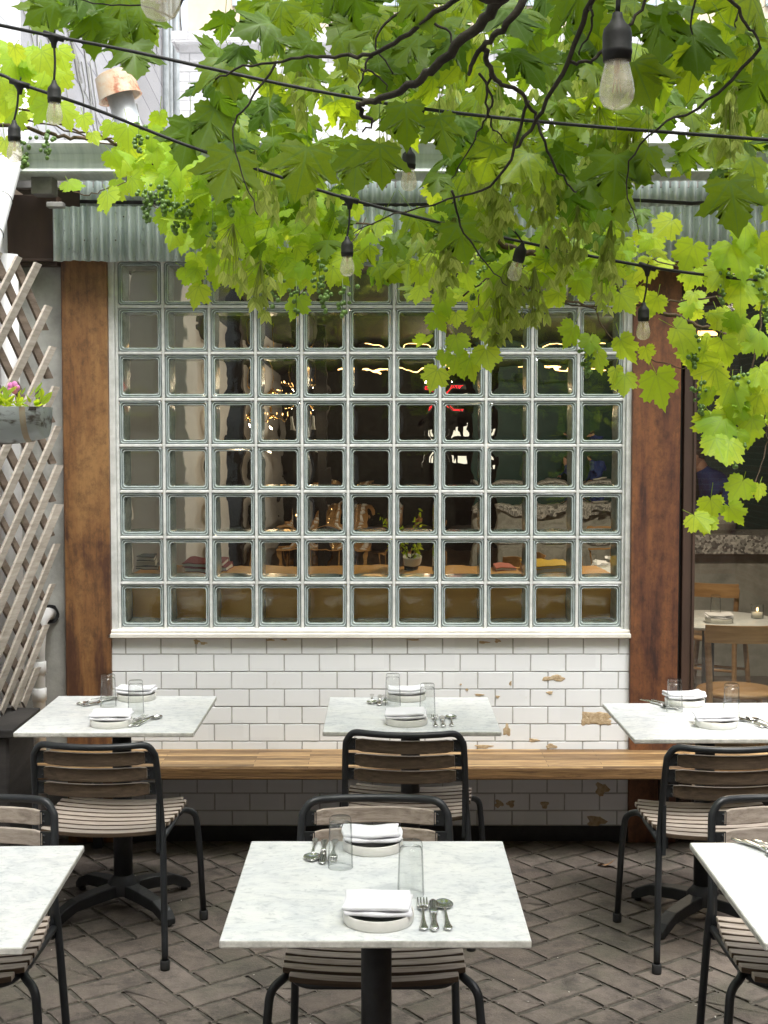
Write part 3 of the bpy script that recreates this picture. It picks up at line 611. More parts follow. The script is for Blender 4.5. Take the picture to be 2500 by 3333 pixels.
# ------------------------------------------------------------------ lattice, planters, pipes
T = empty('trellis', (-1.50, 5.3, .7), R(-14), 'weathered grey wooden diamond lattice leaning on the left wall', 'trellis')
mb = MB(); mb2 = MB(); mm = 1.06; ln = math.sqrt(1 + mm * mm)
def slat(mb, Ya, za, Yb, zb, xo, w_=.041, th_=.011):
    a = Vector((xo, Ya - 5.3, za - .7)); b = Vector((xo, Yb - 5.3, zb - .7)); d = (b - a); L = d.length; d.normalize(); n = Vector((0, -d.z, d.y)); wj = w_ * random.uniform(.85, 1.1) / 2; tw_ = random.uniform(-.003, .003)
    e = d * wj * (.9 if n.z * d.z >= 0 else -.9); vs_ = []
    for s_, p, sg in ((0, a, 0), (1, b, 1)):
        for u in (-1, 1):
            for x_ in (-th_ / 2, th_ / 2): vs_.append(p + n * wj * u + Vector((x_ + tw_ * u, 0, 0)) + (e * -u * .9 if sg else Vector()))
    mb.add(vs_, [[0, 1, 3, 2], [4, 6, 7, 5], [0, 4, 5, 1], [2, 3, 7, 6], [0, 2, 6, 4], [1, 5, 7, 3]], False)
def yend(z_): return 5.78 - (.13 if z_ > 1.65 else .27) * ((z_ - 1.65) / .9) ** 2
for k in range(24):
    ze = 2.5 - k * .165; 
    if ze < -.9: break
    ze_c = ze
    Ye = yend(max(min(ze, 2.48), .7)); 
    if ze > 2.4: Ye = 5.62; 
    za = ze - (Ye - 4.86) * mm; Ya = 4.86
    if za < .72: Ya = Ye - (ze - .72) / mm; za = .72
    if ze > .8: slat(mb, Ya, za, Ye, ze, .014)
    # top row that ends on the upper edge
for k in range(1, 10):
    Ye = 5.62 - k * .155; ze = 2.5; za = ze - (Ye - 4.86) * mm; slat(mb, 4.86, max(za, .72), Ye, ze + .01 * random.random(), .014)
for k in range(26):
    # descending slats "\": z falls with Y
    c0 = 2.5 + .1 - k * .165 + 0
    Ya, za = 4.86, c0 + .85
    Ye = 5.3; 
    # intersect with right outline
    Yr = 5.7; zr_ = za - (Yr - Ya) * mm
    for it in range(4): Yr = yend(max(min(zr_, 2.48), .7)) - .03; zr_ = za - (Yr - Ya) * mm
    if zr_ < .72: Yr = Ya + (za - .72) / mm; zr_ = .72
    if za > 2.48: Ya = Ya + (za - 2.48) / mm; za = 2.48
    if Yr - Ya > .12 and za > .8: slat(mb2, Ya, za, Yr, zr_, 0)
mb.build('front_slats', 'grey_wood', T, .0015); mb2.build('rear_slats', 'brown_wood', T, .0015)
p = MB(); bx = empty('timber_planter', (-1.56, 5.22, 0), 0, 'dark weathered timber planter box beneath the lattice', 'planter')
p.box((0, 0, .34), (.32, .38, .68), ch=.008); p.box((0, 0, .695), (.36, .42, .03)); p.build('planter_body', 'dark_timber', bx, .004)
ps = MB(); pts = fillet([at(160, 1998, 6.0), at(150, 1998, 5.86), at(134, 2020, 5.82), at(126, 2110, 5.82), gz(126, 2700, .0)], .05); pts[-1] = Vector((pts[-2].x, pts[-2].y, 0))
D = empty('drain_pipe', (0, 0, 0), 0, 'short white plastic drain pipe bending out of the wall beside the lattice', 'pipe')
ps.tube(pts, .027, 16); ps.build('pipe_run', 'white_pvc', D)
for py in (2060, 2175, 2262):
    ps = MB(); c = at(127, py, 5.82); c.x = pts[-1].x; c.y = pts[-1].y; ps.lathe([(.027, -.028), (.032, -.026), (.032, .026), (.027, .028)], 18, c); ps.build('coupling', 'white_pvc', D)
ps = MB(); hc = at(162, 1998, 6.005); pp = [];
ps.lathe([(.028, 0), (.042, .002), (.044, .004)], 20); ps.v = [(x * (1 + random.uniform(-.08, .08)), z_, y * (1 + random.uniform(-.08, .08))) for x, y, z_ in ps.v]; ps.v = [(x + hc.x, hc.y - abs(y) - .002, z_ + hc.z) for x, y, z_ in ps.v]; ps.build('wall_hole', 'cast_iron', D)
ps = MB(); D2 = empty('downpipe', (0, 0, 0), 0, 'large white plastic downpipe slanting down the left wall from the gutter', 'pipe')
a_, b_ = at(134, 430, 5.86), at(20, 800, 5.35); b_.x = -1.54; a_.x = -1.545
ps.tube(fillet([a_ + Vector((0.02, .1, .25)), a_, b_, Vector((-1.54, 5.25, 2.2)), Vector((-1.54, 5.25, 0))], .12), .048, 18); ps.build('pipe_run', 'white_pvc', D2)
ps = MB(); dv = (b_ - a_).normalized(); qq = Vector((0, 0, 1)).rotation_difference(dv).to_matrix()
for t_ in (.28, .62, .9):
    r_ = MB(); r_.lathe([(.0485, -.002), (.051, 0), (.0485, .002)], 18); rl(r_, qq, a_ + (b_ - a_) * t_); ps.add(r_.v, r_.f, True)
ps.build('pipe_wire', 'cable', D2)
ps = MB(); ps.tube([(-1.56, 5.72, 0), (-1.56, 5.72, 2.55)], .04, 16); o = ps.build('soil_pipe', 'white_pvc'); tag(o, 'upright white pipe standing behind the lattice near the concrete strip', 'pipe')
# hanging bucket
hp = Vector((-1.335, 4.72, 1.765)); HB = empty('hanging_planter', hp, 0, 'galvanised bucket planter with rusty band and pink flower hung on the lattice', 'planter')
def trough(r_add, x0, x1, n=20, cap=True):
    vs_, fs_ = [], []; K2 = 17
    for i in range(n + 1):
        x = x0 + (x1 - x0) * i / n; r_ = .098 + .022 * (1 - (x / .17) ** 2) + r_add
        for j in range(K2): a = math.pi * (1 + j / (K2 - 1)); vs_.append((x, r_ * .95 * math.cos(a), .135 + r_ * 1.08 * math.sin(a)))
    fs_ = [[i * K2 + j, i * K2 + j + 1, (i + 1) * K2 + j + 1, (i + 1) * K2 + j] for i in range(n) for j in range(K2 - 1)]
    if cap: fs_ += [list(range(K2)), [n * K2 + j for j in range(K2)], ]
    mb = MB(); mb.add(vs_, fs_, True); return mb
trough(0, -.17, .17).build('tub', 'stained_zinc', HB)
mb = trough(.0025, .105, .125, 4, False); q_ = trough(.0025, -.125, -.105, 4, False); mb.build('band', 'rusty_cream', HB); q_.build('band', 'rusty_cream', HB)
mb = MB(); mb.box((0, 0, .128), (.32, .2, .012)); mb.build('soil', 'soil', HB)
# ------------------------------------------------------------------ leaf generators
MAPLE = [(0, 0), (.05, -.05), (.16, -.09), (.24, -.16), (.30, -.10), (.42, -.12), (.44, -.04), (.56, .0), (.50, .06), (.50, .12), (.43, .16), (.48, .2), (.50, .22), (.56, .31), (.64, .33), (.66, .42), (.80, .54), (.68, .55), (.60, .60), (.52, .54), (.46, .57), (.40, .51), (.31, .51), (.33, .58), (.39, .61), (.30, .68), (.36, .75), (.25, .79), (.22, .88), (.12, .93), (0, 1.12)]
GRAPE = [(0, .05), (.04, -.08), (.12, -.17), (.21, -.14), (.27, -.19), (.36, -.11), (.46, -.12), (.47, -.02), (.57, .02), (.53, .12), (.60, .20), (.52, .25), (.45, .29), (.53, .36), (.64, .44), (.55, .49), (.56, .60), (.45, .60), (.39, .68), (.29, .62), (.23, .64), (.26, .76), (.18, .80), (.15, .91), (.07, .94), (0, 1.1)]
SIMPLE = [(0, 0), (.12, .1), (.2, .3), (.2, .5), (.12, .78), (0, 1)]
def outline(half): return half + [(-x, y) for x, y in half[-2:0:-1]]
def leaf_tpl(half, cy, rings):
    o = outline(half); n = len(o); pts = [(0, cy)]
    for k in range(1, rings + 1):
        f = k / rings; pts += [(x * f, cy + (y - cy) * f) for x, y in o]
    fs = [[0, 1 + j, 1 + (j + 1) % n] for j in range(n)]
    for k in range(rings - 1): fs += [[1 + k * n + j, 1 + (k + 1) * n + j, 1 + (k + 1) * n + (j + 1) % n, 1 + k * n + (j + 1) % n] for j in range(n)]
    return pts, fs
TPL = {'maple': leaf_tpl(MAPLE, .3, 3), 'maple_lo': leaf_tpl(MAPLE[::2] + [MAPLE[-1]], .3, 1), 'grape': leaf_tpl(GRAPE, .28, 3), 'simple': leaf_tpl(SIMPLE, .4, 1)}
class Leaves:
    def __init__(s): s.v, s.f, s.uv, s.r = [], [], [], []
    def leaf(s, kind, pos, tip, nrm, size, rnd=None, curl=1.0, stem=None):
        pts, fs = TPL[kind]; t = Vector(tip).normalized(); n = Vector(nrm); n = (n - t * n.dot(t)).normalized(); x = t.cross(n)
        o = len(s.v); rnd = random.random() ** 1.5 if rnd is None else rnd; a = random.uniform(.05, .75) * curl; b = random.uniform(-.25, .7) * curl; c = random.uniform(.01, .035); ph = random.uniform(0, 6.28); tw = random.uniform(-.3, .3) * curl; pos = Vector(pos); wd_ = random.uniform(.85, 1.12); skew = random.uniform(-.12, .12)
        for u, v in pts:
            ang = math.atan2(u, v + .001); rr = math.hypot(u, v)
            h = -a * u * u - b * v * v * .7 + c * rr * math.cos(ang * (8.2 if kind.startswith('maple') else 8.6)) + tw * u * v + .025 * curl * math.sin(7 * u + ph) * rr * 1.5
            s.v.append(tuple(pos + (x * u * wd_ + t * (v + skew * u) + n * h) * size))
        for f in fs: s.f.append([o + i for i in f])
        s.uv += pts; s.r += [rnd] * len(pts)
        if stem is not None:
            st = Vector(stem); d = (pos - st); 
            if d.length > 1e-4:
                side = d.cross(Vector((.3, 1, .2))).normalized() * .0011; s2 = d.cross(side).normalized() * .0011; o = len(s.v)
                for pnt in (st, pos): s.v += [tuple(pnt + side), tuple(pnt - side * .5 + s2), tuple(pnt - side * .5 - s2)]
                s.f += [[o, o + 1, o + 4, o + 3], [o + 1, o + 2, o + 5, o + 4], [o + 2, o, o + 3, o + 5]]; s.uv += [(0, .5)] * 6; s.r += [.6] * 6
    def build(s, name, mat, parent=None, smooth=True):
        me = bpy.data.meshes.new(name); me.from_pydata(s.v, [], s.f); me.materials.append(M[mat])
        uvl = me.uv_layers.new(name='UVMap'); li = [0] * len(me.loops); me.loops.foreach_get('vertex_index', li)
        fl = []; [fl.extend(s.uv[i]) for i in li]; uvl.data.foreach_set('uv', fl)
        a = me.attributes.new('rnd', 'FLOAT', 'POINT'); a.data.foreach_set('value', s.r)
        me.polygons.foreach_set('use_smooth', [smooth] * len(me.polygons)); me.update()
        o = bpy.data.objects.new(name, me); COL.objects.link(o); o.parent = parent; return o
def rdir(): 
    v = Vector((random.gauss(0, 1), random.gauss(0, 1), random.gauss(0, 1))); return v.normalized()
# bucket plants
lv = Leaves()
for k in range(120):
    a = random.uniform(0, 6.28); b0_ = Vector((random.uniform(-.16, .16), random.uniform(-.09, .09), .13)); d = Vector((math.cos(a) * .8, math.sin(a) * .8, random.uniform(.1, 1.2)))
    lv.leaf('simple', b0_ + d * random.uniform(0, .05), d, Vector((0, 0, 1)) + rdir() * .7, random.uniform(.02, .06), None, 1)
lv.build('foliage', 'grape_leaf', HB)
mb = MB(); fc = Vector(at(45, 1262, 4.66)) - hp
for k in range(5): a = k * 1.2566; mb.sphere(fc + Vector((.012 * math.cos(a), -.004, .012 * math.sin(a))), .011, 8, 5, (1, .35, 1))
mb.tube([fc + Vector((0, .004, 0)), fc + Vector((.005, .01, -.05))], .0015, 5); mb.build('flower', 'pink_petal', HB)
# ------------------------------------------------------------------ maple tree
MT = empty('maple_tree', (1.9, 2.3, 0), 0, 'broad leaved maple reaching over the courtyard with hanging seed clusters', 'tree')
def ml(mb): mb.v = [(x - 1.9, y - 2.3, z_) for x, y, z_ in mb.v]; return mb
mb = MB(); mb.tube(smooth_path([(1.9, 2.3, -.1), (1.92, 2.3, 1.2), (1.85, 2.35, 2.4), (1.6, 2.5, 3.3), (1.2, 2.4, 4.6), (1.1, 2.2, 6)]), [.1 - .0024 * i for i in range(31)], 14); ml(mb).build('trunk', 'bark', MT)
BR = [([(1.62, 2.5, 3.25), (1740, -120, 2.85), (1640, -10, 2.9), (1560, 80, 2.95), (1440, 195, 3.0), (1350, 268, 3.05), (1240, 322, 3.1), (1170, 338, 3.12)], .021, .008),
      ([(1740, -120, 2.86), (1700, 20, 2.8), (1620, 110, 2.82), (1560, 165, 2.85), (1525, 245, 2.9)], .013, .005),
      ([(1170, 338, 3.12), (1180, 375, 3.14), (1215, 400, 3.15), (1180, 430, 3.15)], .009, .002),
      ([(1560, -60, 3.0), (1470, 0, 3.05), (1330, 105, 3.1), (1210, 175, 3.15), (1090, 182, 3.2), (980, 190, 3.25), (820, 210, 3.3), (700, 260, 3.3)], .009, .003),
      ([(1210, 175, 3.15), (1180, 240, 3.15), (1165, 310, 3.16)], .004, .002), ([(1175, 225, 3.15), (1240, 250, 3.15), (1262, 295, 3.15)], .004, .0015),
      ([(1575, 150, 2.85), (1590, 205, 2.88), (1625, 265, 2.9), (1700, 310, 2.95), (1740, 370, 3.0), (1762, 440, 3.0), (1820, 560, 3.05), (1875, 625, 3.1)], .008, .0025),
      ([(1560, 240, 2.9), (1600, 330, 2.95), (1570, 400, 3.0), (1530, 480, 3.0), (1470, 580, 3.05)], .004, .0015),
      ([(1595, 240, 2.9), (1580, 330, 2.9), (1610, 420, 2.95), (1650, 465, 3.0)], .004, .0015),
      ([(1960, -120, 2.6), (1925, 0, 2.7), (1850, 195, 2.8), (1745, 390, 2.9), (1680, 480, 3.0)], .009, .004),
      ([(1925, 20, 2.7), (1925, 80, 2.7), (1885, 180, 2.72)], .004, .002), ([(1850, 205, 2.8), (1920, 200, 2.8), (1975, 150, 2.8), (2060, 70, 2.8), (2120, -30, 2.8)], .005, .004),
      ([(2300, -80, 2.9), (2255, 20, 2.9), (2254, 112, 2.95)], .004, .002), ([(2330, -60, 2.9), (2390, 10, 2.9), (2440, 90, 2.9), (2475, 155, 2.9)], .006, .003), ([(2420, -40, 3.1), (2410, 40, 3.1), (2395, 105, 3.1)], .009, .008),
      ([(700, -80, 3.0), (600, 0, 3.0), (560, 60, 3.0), (480, 20, 3.0), (330, 10, 3.0), (200, -10, 3.0)], .004, .0015),
      ([(1400, -60, 3.3), (1300, 40, 3.3), (1220, 130, 3.3), (1280, 240, 3.3)], .006, .002), ([(1360, 60, 3.2), (1440, 85, 3.2), (1475, 140, 3.2)], .005, .003),
      ([(900, 200, 3.3), (820, 320, 3.3), (760, 420, 3.3), (790, 560, 3.3), (840, 700, 3.3)], .004, .0015), ([(1470, 620, 3.3), (1500, 740, 3.35), (1580, 850, 3.4), (1650, 930, 3.4)], .004, .0015),
      ([(1720, 330, 3.0), (1640, 560, 3.2), (1500, 640, 3.3), (1280, 700, 3.35), (1150, 760, 3.4)], .005, .0015), ([(2475, 155, 2.9), (2300, 330, 3.1), (2140, 420, 3.1), (2040, 560, 3.2), (2080, 760, 3.2)], .005, .0015)]
attach = []
for pts, r0, r1 in BR:
    W_ = [Vector(p) if (len(p) == 3 and abs(p[0]) < 10) else at(*p) for p in pts]; sp = smooth_path(W_, 5); n = len(sp)
    for i in range(1, n - 1): sp[i] = sp[i] + rdir() * min(r0 * (1.0 if r0 < .01 else .3), .0045)
    mb = MB(); mb.tube(sp, [(r0 + (r1 - r0) * i / (n - 1)) * .78 for i in range(n)], 8); ml(mb).build('branch', 'bark', MT); attach += sp
MASK = ["0288886500699999999999999999999997",
        "0003883007499999999999999999999999",
        "0000463378499999999999999999999999",
        "0000020599699999999999999999999999",
        "0000000799999999999999999999999999",
        "0000000699999999599999999999799999",
        "0000000299999999303999999967599999",
        "0000000058888999702799999972398888",
        "0000000003788887103899999962024367",
        "0000000001699995334888888884000000",
        "0000000000588862566888888883000000",
        "0000000000257513664335667773000000",
        "0000000000000000230005404300000000",
        "0000000000000000000003200000000000"]
K_ = 2500 / 1659; HOLES = [(760, 285, 945, 480), (330, 200, 420, 330), (1345, 290, 1480, 470), (1400, 400, 1660, 520), (590, 195, 660, 240), (300, 20, 455, 420), (200, 150, 330, 400), (500, 60, 570, 130), (1085, 440, 1110, 470)]
crown = Leaves(); C_ = 50 * 2500 / 1659
def nearest(p):
    return min(attach, key=lambda a: (a - p).length_squared)
# ensure the coverage of the crown but keep its volume
for r_, line in enumerate(MASK):
    for c_, ch in enumerate(line):
        d = int(ch); nl = {0: 0, 1: .15, 2: .4, 3: .6, 4: .9, 5: 1.2, 6: 1.5, 7: 1.5, 8: 1.6, 9: 1.9}[d]
        k = int(nl) + (random.random() < nl - int(nl))
        for _ in range(k):
            dep = random.uniform(3.0, 4.6) if (r_ <= 3 and c_ >= 14) else random.uniform(4.25, 4.95) if (r_ >= 9 or (c_ < 18 and r_ >= 5)) else random.uniform(3.8, 4.7)
            px = (c_ + random.random()) * C_; py = (r_ + random.random()) * C_
            if any(a * K_ < px < c * K_ and b * K_ < py < e * K_ for a, b, c, e in HOLES): continue
            size = random.uniform(.06, .13) * (1.0 if d > 4 else .75)
            pos = at(px, py - size * .45 * F / dep, dep)
            tip = Vector((random.gauss(0, .55), random.gauss(-.1, .5), -1)); nrm = Vector((random.gauss(0, .5), -1 + random.gauss(0, .35), random.gauss(.45, .45)))
            if random.random() < .3: nrm = Vector((random.gauss(0, .7), -.5, 1.0)); tip = Vector((random.gauss(0, 1), random.gauss(-.6, .5), -.5))
            st = pos - tip.normalized() * size * .5 + rdir() * size * .35 + Vector((0, 0, size * .4))
            crown.leaf('maple', pos, tip, nrm, size, None, 1, st)
# hanging leaves at upper left and right that read one by one
for (px, py, size, dep, tx, tz, ang) in [(455, 21, .1, 2.7, .15, -1, 0), (300, 55, .085, 2.7, .05, -1, .2), (392, 70, .085, 2.7, .05, -1, .1), (395, -20, .1, 2.8, .1, -1, -.2), (180, 8, .085, 2.8, -.8, -.45, .3), (250, 20, .07, 2.8, .3, -1, .1), (2005, 505, .115, 2.9, -.05, -1, .1), (2375, 590, .12, 2.8, .2, -1, .1), (2110, 480, .09, 2.9, -.3, -1, 0), (1235, 470, .1, 2.9, .1, -1, .3), (1165, 490, .11, 3.0, -.1, -1, .1), (1000, 480, .12, 2.9, -.2, -1, .2), (1320, 340, .1, 3.0, .1, -1, .2), (1430, 380, .1, 3.0, .25, -1, .2), (700, 350, .12, 2.9, -.3, -1, -.2), (620, 400, .11, 2.9, -.2, -1, .2), (760, 500, .12, 2.8, -.3, -1, .1), (1490, 880 - 150, .1, 3.1, .3, -1, 0)]:
    if py < 480 and px < 1100: dep += 1.15; size *= 1.2
    else: dep += .6; size *= 1.05
    pos = at(px, py, dep); tip = Vector((tx, random.uniform(-.25, .1), tz)); crown.leaf('maple', pos, tip, Vector((ang, -1, .35)), size, random.uniform(.1, .6), .7, pos + Vector((0, 0, .1)))
crown.v = [(x - 1.9, y - 2.3, z_) for x, y, z_ in crown.v]
crown.build('crown', 'maple_leaf', MT)
# rest of the crown, unseen overhead, added to shade the front tables
up = Leaves(); n_up = 0
while n_up < 1100:
    p = Vector((random.gauss(.3, 1.4), random.uniform(.6, 3.3), random.uniform(2.9, 5.0)))
    if p.z < H + .335 * p.y + .22 or p.x < -2.4 or p.x > 3.6: continue
    up.leaf('maple_lo', p, Vector((random.gauss(0, 1), random.gauss(0, 1), -.7)), Vector((0, 0, 1)) + rdir() * .8, random.uniform(.09, .14)); n_up += 1
up.v = [(x - 1.9, y - 2.3, z_) for x, y, z_ in up.v]
up.build('crown', 'maple_leaf', MT)
# samara clusters
def samaras(px, py, dep, n, spread=.036, drop=.13):
    L = Leaves(); c = at(px, py, dep)
    for k in range(n):
        t = random.random(); p = c + Vector((random.gauss(0, spread * (.4 + .6 * (1 - t))), random.gauss(0, spread * .6), -drop * t)); ax_ = random.uniform(0, 6.28)
        for sgn in (-1, 1):
            tip = Vector((math.cos(ax_) * sgn * .55, math.sin(ax_) * sgn * .4, -1)); L.leaf('simple', p, tip, Vector((math.sin(ax_), -1, .2)) + rdir() * .3, random.uniform(.034, .046), random.random(), .6, c + Vector((0, 0, .03)) if sgn > 0 else None)
    L.v = [(x - 1.9, y - 2.3, z_) for x, y, z_ in L.v]; return L.build('seed_cluster', 'samara_wing', MT)
for (px, py, dep, n) in [(975, 230, 2.8, 26), (930, 120, 2.9, 14), (1370, 220, 2.8, 10), (1460, 240, 2.9, 18), (1620, 290, 2.8, 20), (1340, 110, 2.9, 8), (1560, 0, 2.9, 16), (1260, 425, 2.9, 10), (1830, 50, 2.8, 16), (1690, 460, 2.9, 24), (1640, 560, 2.9, 26), (1600, 640, 2.95, 30), (1560, 480, 2.9, 24), (1790, 560, 2.9, 26), (1760, 620, 2.9, 24), (1480, 740, 3.0, 34), (1440, 800, 3.0, 26), (1660, 880, 3.1, 40), (1740, 900, 3.1, 36), (1620, 960, 3.1, 30), (1950, 380, 2.9, 16), (2030, 430, 2.9, 20), (2060, 400, 2.9, 18), (2370, 330, 2.7, 26), (2400, 300, 2.7, 14), (2480, 280, 2.8, 20), (1990, 750, 3.0, 26), (1960, 860, 3.0, 14), (850, 880, 3.0, 26), (760, 760, 3.0, 20), (830, 520, 2.9, 14), (1010, 560, 3.0, 18), (890, 560, 3.0, 14), (1880, 700, 3.0, 24), (1820, 760, 3.0, 20), (1900, 220, 2.8, 14), (1790, 250, 2.8, 16), (2100, 240, 2.9, 10)]:
    samaras(px, py, dep + 1.1, int(n * .8))
# ------------------------------------------------------------------ grape vine
GV = empty('grape_vine', (-1.3, 4.6, 0), 0, 'yellow green grape vine with small unripe bunches trained along wires below the eave', 'vine')
K = 2500 / 1659
def gl_(o): o.v = [(x + 1.3, y - 4.6, z_) for x, y, z_ in o.v]; return o
stems = [([(-40, 262, 4.3), (80, 283, 4.35), (150, 298, 4.4), (230, 302, 4.45), (290, 345, 4.5), (345, 380, 4.5), (430, 395, 4.5), (560, 445, 4.5), (700, 468, 4.5), (820, 490, 4.5)], .009, .004),
         ([(-40, 212, 4.4), (80, 245, 4.4), (170, 285, 4.4), (260, 305, 4.4), (350, 365, 4.5), (460, 420, 4.5)], .006, .003),
         ([(60, 260, 4.3), (140, 280, 4.4), (260, 320, 4.5), (420, 372, 4.5), (520, 400, 4.5)], .004, .002),
         ([(1075, 523, 4.2), (1130, 545, 4.2), (1200, 558, 4.2), (1270, 585, 4.3), (1400, 660, 4.3), (1480, 690, 4.3), (1560, 720, 4.3), (1700, 760, 4.4)], .014, .006),
         ([(1070, 595, 4.3), (1150, 625, 4.3), (1235, 652, 4.3), (1330, 665, 4.3), (1420, 655, 4.3), (1520, 645, 4.3), (1700, 640, 4.3)], .006, .004),
         ([(470, 600, 4.3), (500, 580, 4.3), (560, 560, 4.3), (600, 505, 4.35), (640, 440, 4.4)], .005, .002), ([(640, 640, 4.2), (680, 610, 4.2), (740, 560, 4.2), (790, 470, 4.3)], .004, .002),
         ([(1000, 640, 4.0), (1060, 600, 4.0), (1100, 570, 4.1)], .004, .003), ([(1090, 570, 4.1), (1045, 620, 4.05), (1025, 680, 4.0), (1010, 750, 4.0), (975, 800, 4.0)], .003, .0015),
         ([(1100, 585, 4.2), (1180, 640, 4.2), (1290, 670, 4.2)], .004, .003), ([(1290, 665, 4.2), (1310, 720, 4.2), (1370, 755, 4.2), (1420, 780, 4.2), (1500, 800, 4.2), (1600, 800, 4.2)], .003, .002),
         ([(1659, 560, 4.2), (1640, 700, 4.2), (1620, 830, 4.2), (1600, 900, 4.2)], .005, .003), ([(1720, 700, 4.3), (1630, 820, 4.2), (1650, 900, 4.2), (1655, 960, 4.2), (1630, 1040, 4.15), (1600, 1075, 4.1), (1560, 1085, 4.1), (1520, 1120, 4.1)], .004, .0015),
         ([(1400, 430 + 130, 4.3), (1500, 590, 4.3), (1620, 620, 4.3), (1700, 640, 4.3)], .003, .002), ([(160, 415, 4.3), (200, 418, 4.3), (260, 400, 4.35), (300, 370, 4.4)], .003, .0015), ([(300, 400, 4.4), (330, 440, 4.4), (380, 480, 4.4)], .003, .0015)]
mb = MB()
for pts, r0, r1 in stems:
    sp = smooth_path([at(x * K, y * K, d) for x, y, d in [(a, b, c + .3) for a, b, c in pts]], 6); n = len(sp)
    for i in range(1, n - 1): sp[i] = sp[i] + rdir() * .006
    mb.tube(sp, [r0 * .8 + (r1 - r0) * .8 * i / (n - 1) for i in range(n)], 6)
mb.tube(smooth_path([(-1.45, 4.4, 0), (-1.5, 4.35, 1.4), (-1.5, 4.3, 2.6), tuple(at(-60, 395, 4.3))]), .014, 8)
GSH = 1
gl_(mb).build('stem', 'vine_bark', GV)
gv = Leaves()
def gleaf(px, py, size, dep=None, tx=None, rnd=None, face=None):
    if face is None and any(a < px < c and b < py < e for a, b, c, e in ((770, 290, 935, 470), (1400, 400, 1660, 470), (1345, 290, 1480, 470))): return
    size *= .86; dep = (dep or random.uniform(4.0, 4.7)) + .3; tip = Vector((random.gauss(0, .45) if tx is None else tx, random.gauss(-.1, .35), -1)); nrm = Vector((random.gauss(0, .4), -1, random.gauss(.35, .35)))
    if face is None and random.random() < .2: nrm = Vector((random.gauss(0, .5), -.35, 1)); tip = Vector((random.gauss(0, .8), -.7, -.35))
    pos = at(px * K, py * K - size * .4 * F / dep, dep); gv.leaf('grape', pos, tip, nrm, size, rnd, .9, pos - tip.normalized() * size * .5 + rdir() * .02)
for (px, py, s_, dep) in [(148, 412, .085, 4.2), (232, 440, .1, 4.2), (285, 405, .085, 4.2), (345, 400, .09, 4.2), (370, 480, .12, 4.2), (405, 525, .095, 4.2), (400, 600, .085, 4.1), (430, 637, .085, 4.1), (425, 595, .06, 4.1), (470, 600, .08, 4.15), (520, 610, .08, 4.1), (565, 615, .08, 4.1), (612, 615, .08, 4.1), (645, 662, .085, 4.0), (640, 590, .07, 4.1), (680, 610, .08, 4.1), (725, 600, .08, 4.1), (760, 575, .07, 4.1), (500, 560, .08, 4.2), (575, 550, .08, 4.2), (955, 655, .09, 3.9), (1008, 600, .085, 3.95), (940, 695, .075, 3.9), (985, 690, .06, 3.9), (1025, 690, .07, 3.9), (1052, 640, .08, 3.9), (1085, 600, .075, 3.9), (1065, 690, .08, 3.9), (1040, 720, .07, 3.9), (920, 745, .065, 3.9), (985, 745, .075, 3.9), (960, 775, .055, 3.9), (1050, 775, .09, 3.9), (1015, 795, .085, 3.9), (945, 818, .08, 3.9), (985, 790, .08, 3.9), (960, 600, .08, 4.0), (1100, 570, .08, 4.0), (1150, 600, .08, 4.1),
        (1240, 725, .085, 4.0), (1275, 745, .08, 4.0), (1340, 757, .095, 4.0), (1330, 815, .08, 4.0), (1290, 780, .08, 4.0), (1350, 830, .08, 4.0), (1395, 765, .055, 4.0), (1418, 842, .13, 3.9), (1460, 738, .12, 3.9), (1500, 765, .1, 4.0), (1520, 790, .1, 4.0), (1560, 760, .1, 4.0), (1545, 820, .1, 4.0), (1580, 850, .11, 4.0), (1340, 655, .09, 4.0), (1375, 640, .08, 4.1), (1420, 660, .08, 4.1), (1270, 620, .08, 4.1), (1310, 640, .09, 4.0),
        (1452, 500, .11, 4.0), (1498, 555, .12, 4.0), (1580, 560, .13, 4.0), (1610, 510, .11, 4.0), (1640, 540, .11, 4.0), (1560, 605, .1, 4.0), (1600, 640, .12, 4.0), (1640, 620, .1, 4.0), (1550, 700, .1, 4.1), (1600, 720, .1, 4.1), (1640, 740, .1, 4.1), (1535, 865, .09, 4.0), (1590, 890, .1, 4.0), (1640, 880, .11, 4.0), (1625, 930, .1, 4.0), (1560, 935, .12, 4.0), (1590, 955, .1, 4.0), (1545, 975, .12, 3.95), (1575, 980, .11, 3.95), (1535, 920, .1, 4.0), (1640, 820, .1, 4.0), (1605, 1060, .095, 3.9), (1640, 1062, .06, 3.9), (1535, 1100, .085, 3.9), (1575, 1115, .085, 3.9), (1500, 1135, .085, 3.9), (1530, 1135, .06, 3.9),
        (30, 150, .1, 4.2), (60, 130, .09, 4.2), (100, 170, .1, 4.2), (15, 180, .1, 4.3), (90, 210, .11, 4.2), (30, 215, .1, 4.2), (130, 175, .09, 4.3), (130, 250, .09, 4.3), (10, 320, .08, 4.3), (40, 265, .09, 4.3), (180, 265, .07, 4.3), (240, 280, .06, 4.3), (260, 300, .07, 4.3), (200, 300, .05, 4.3), (345, 265, .09, 4.5), (280, 330, .08, 4.4), (240, 345, .08, 4.4)]:
    gleaf(px, py, s_ * random.uniform(.95, 1.1), dep, None, None, 1)
for (x0, y0, x1, y1, n) in [(250, 290, 420, 420, 34), (360, 370, 620, 520, 90), (420, 460, 760, 610, 80), (900, 545, 1120, 650, 30), (0, 110, 130, 270, 26), (1060, 540, 1300, 650, 34), (1480, 560, 1659, 700, 26), (1500, 700, 1700, 930, 26), (600, 400, 960, 520, 36), (1150, 500, 1420, 600, 30)]:
    for _ in range(n): gleaf(random.uniform(x0, x1), random.uniform(y0, y1), random.uniform(.055, .095))
gl_(gv).build('foliage', 'grape_leaf', GV)
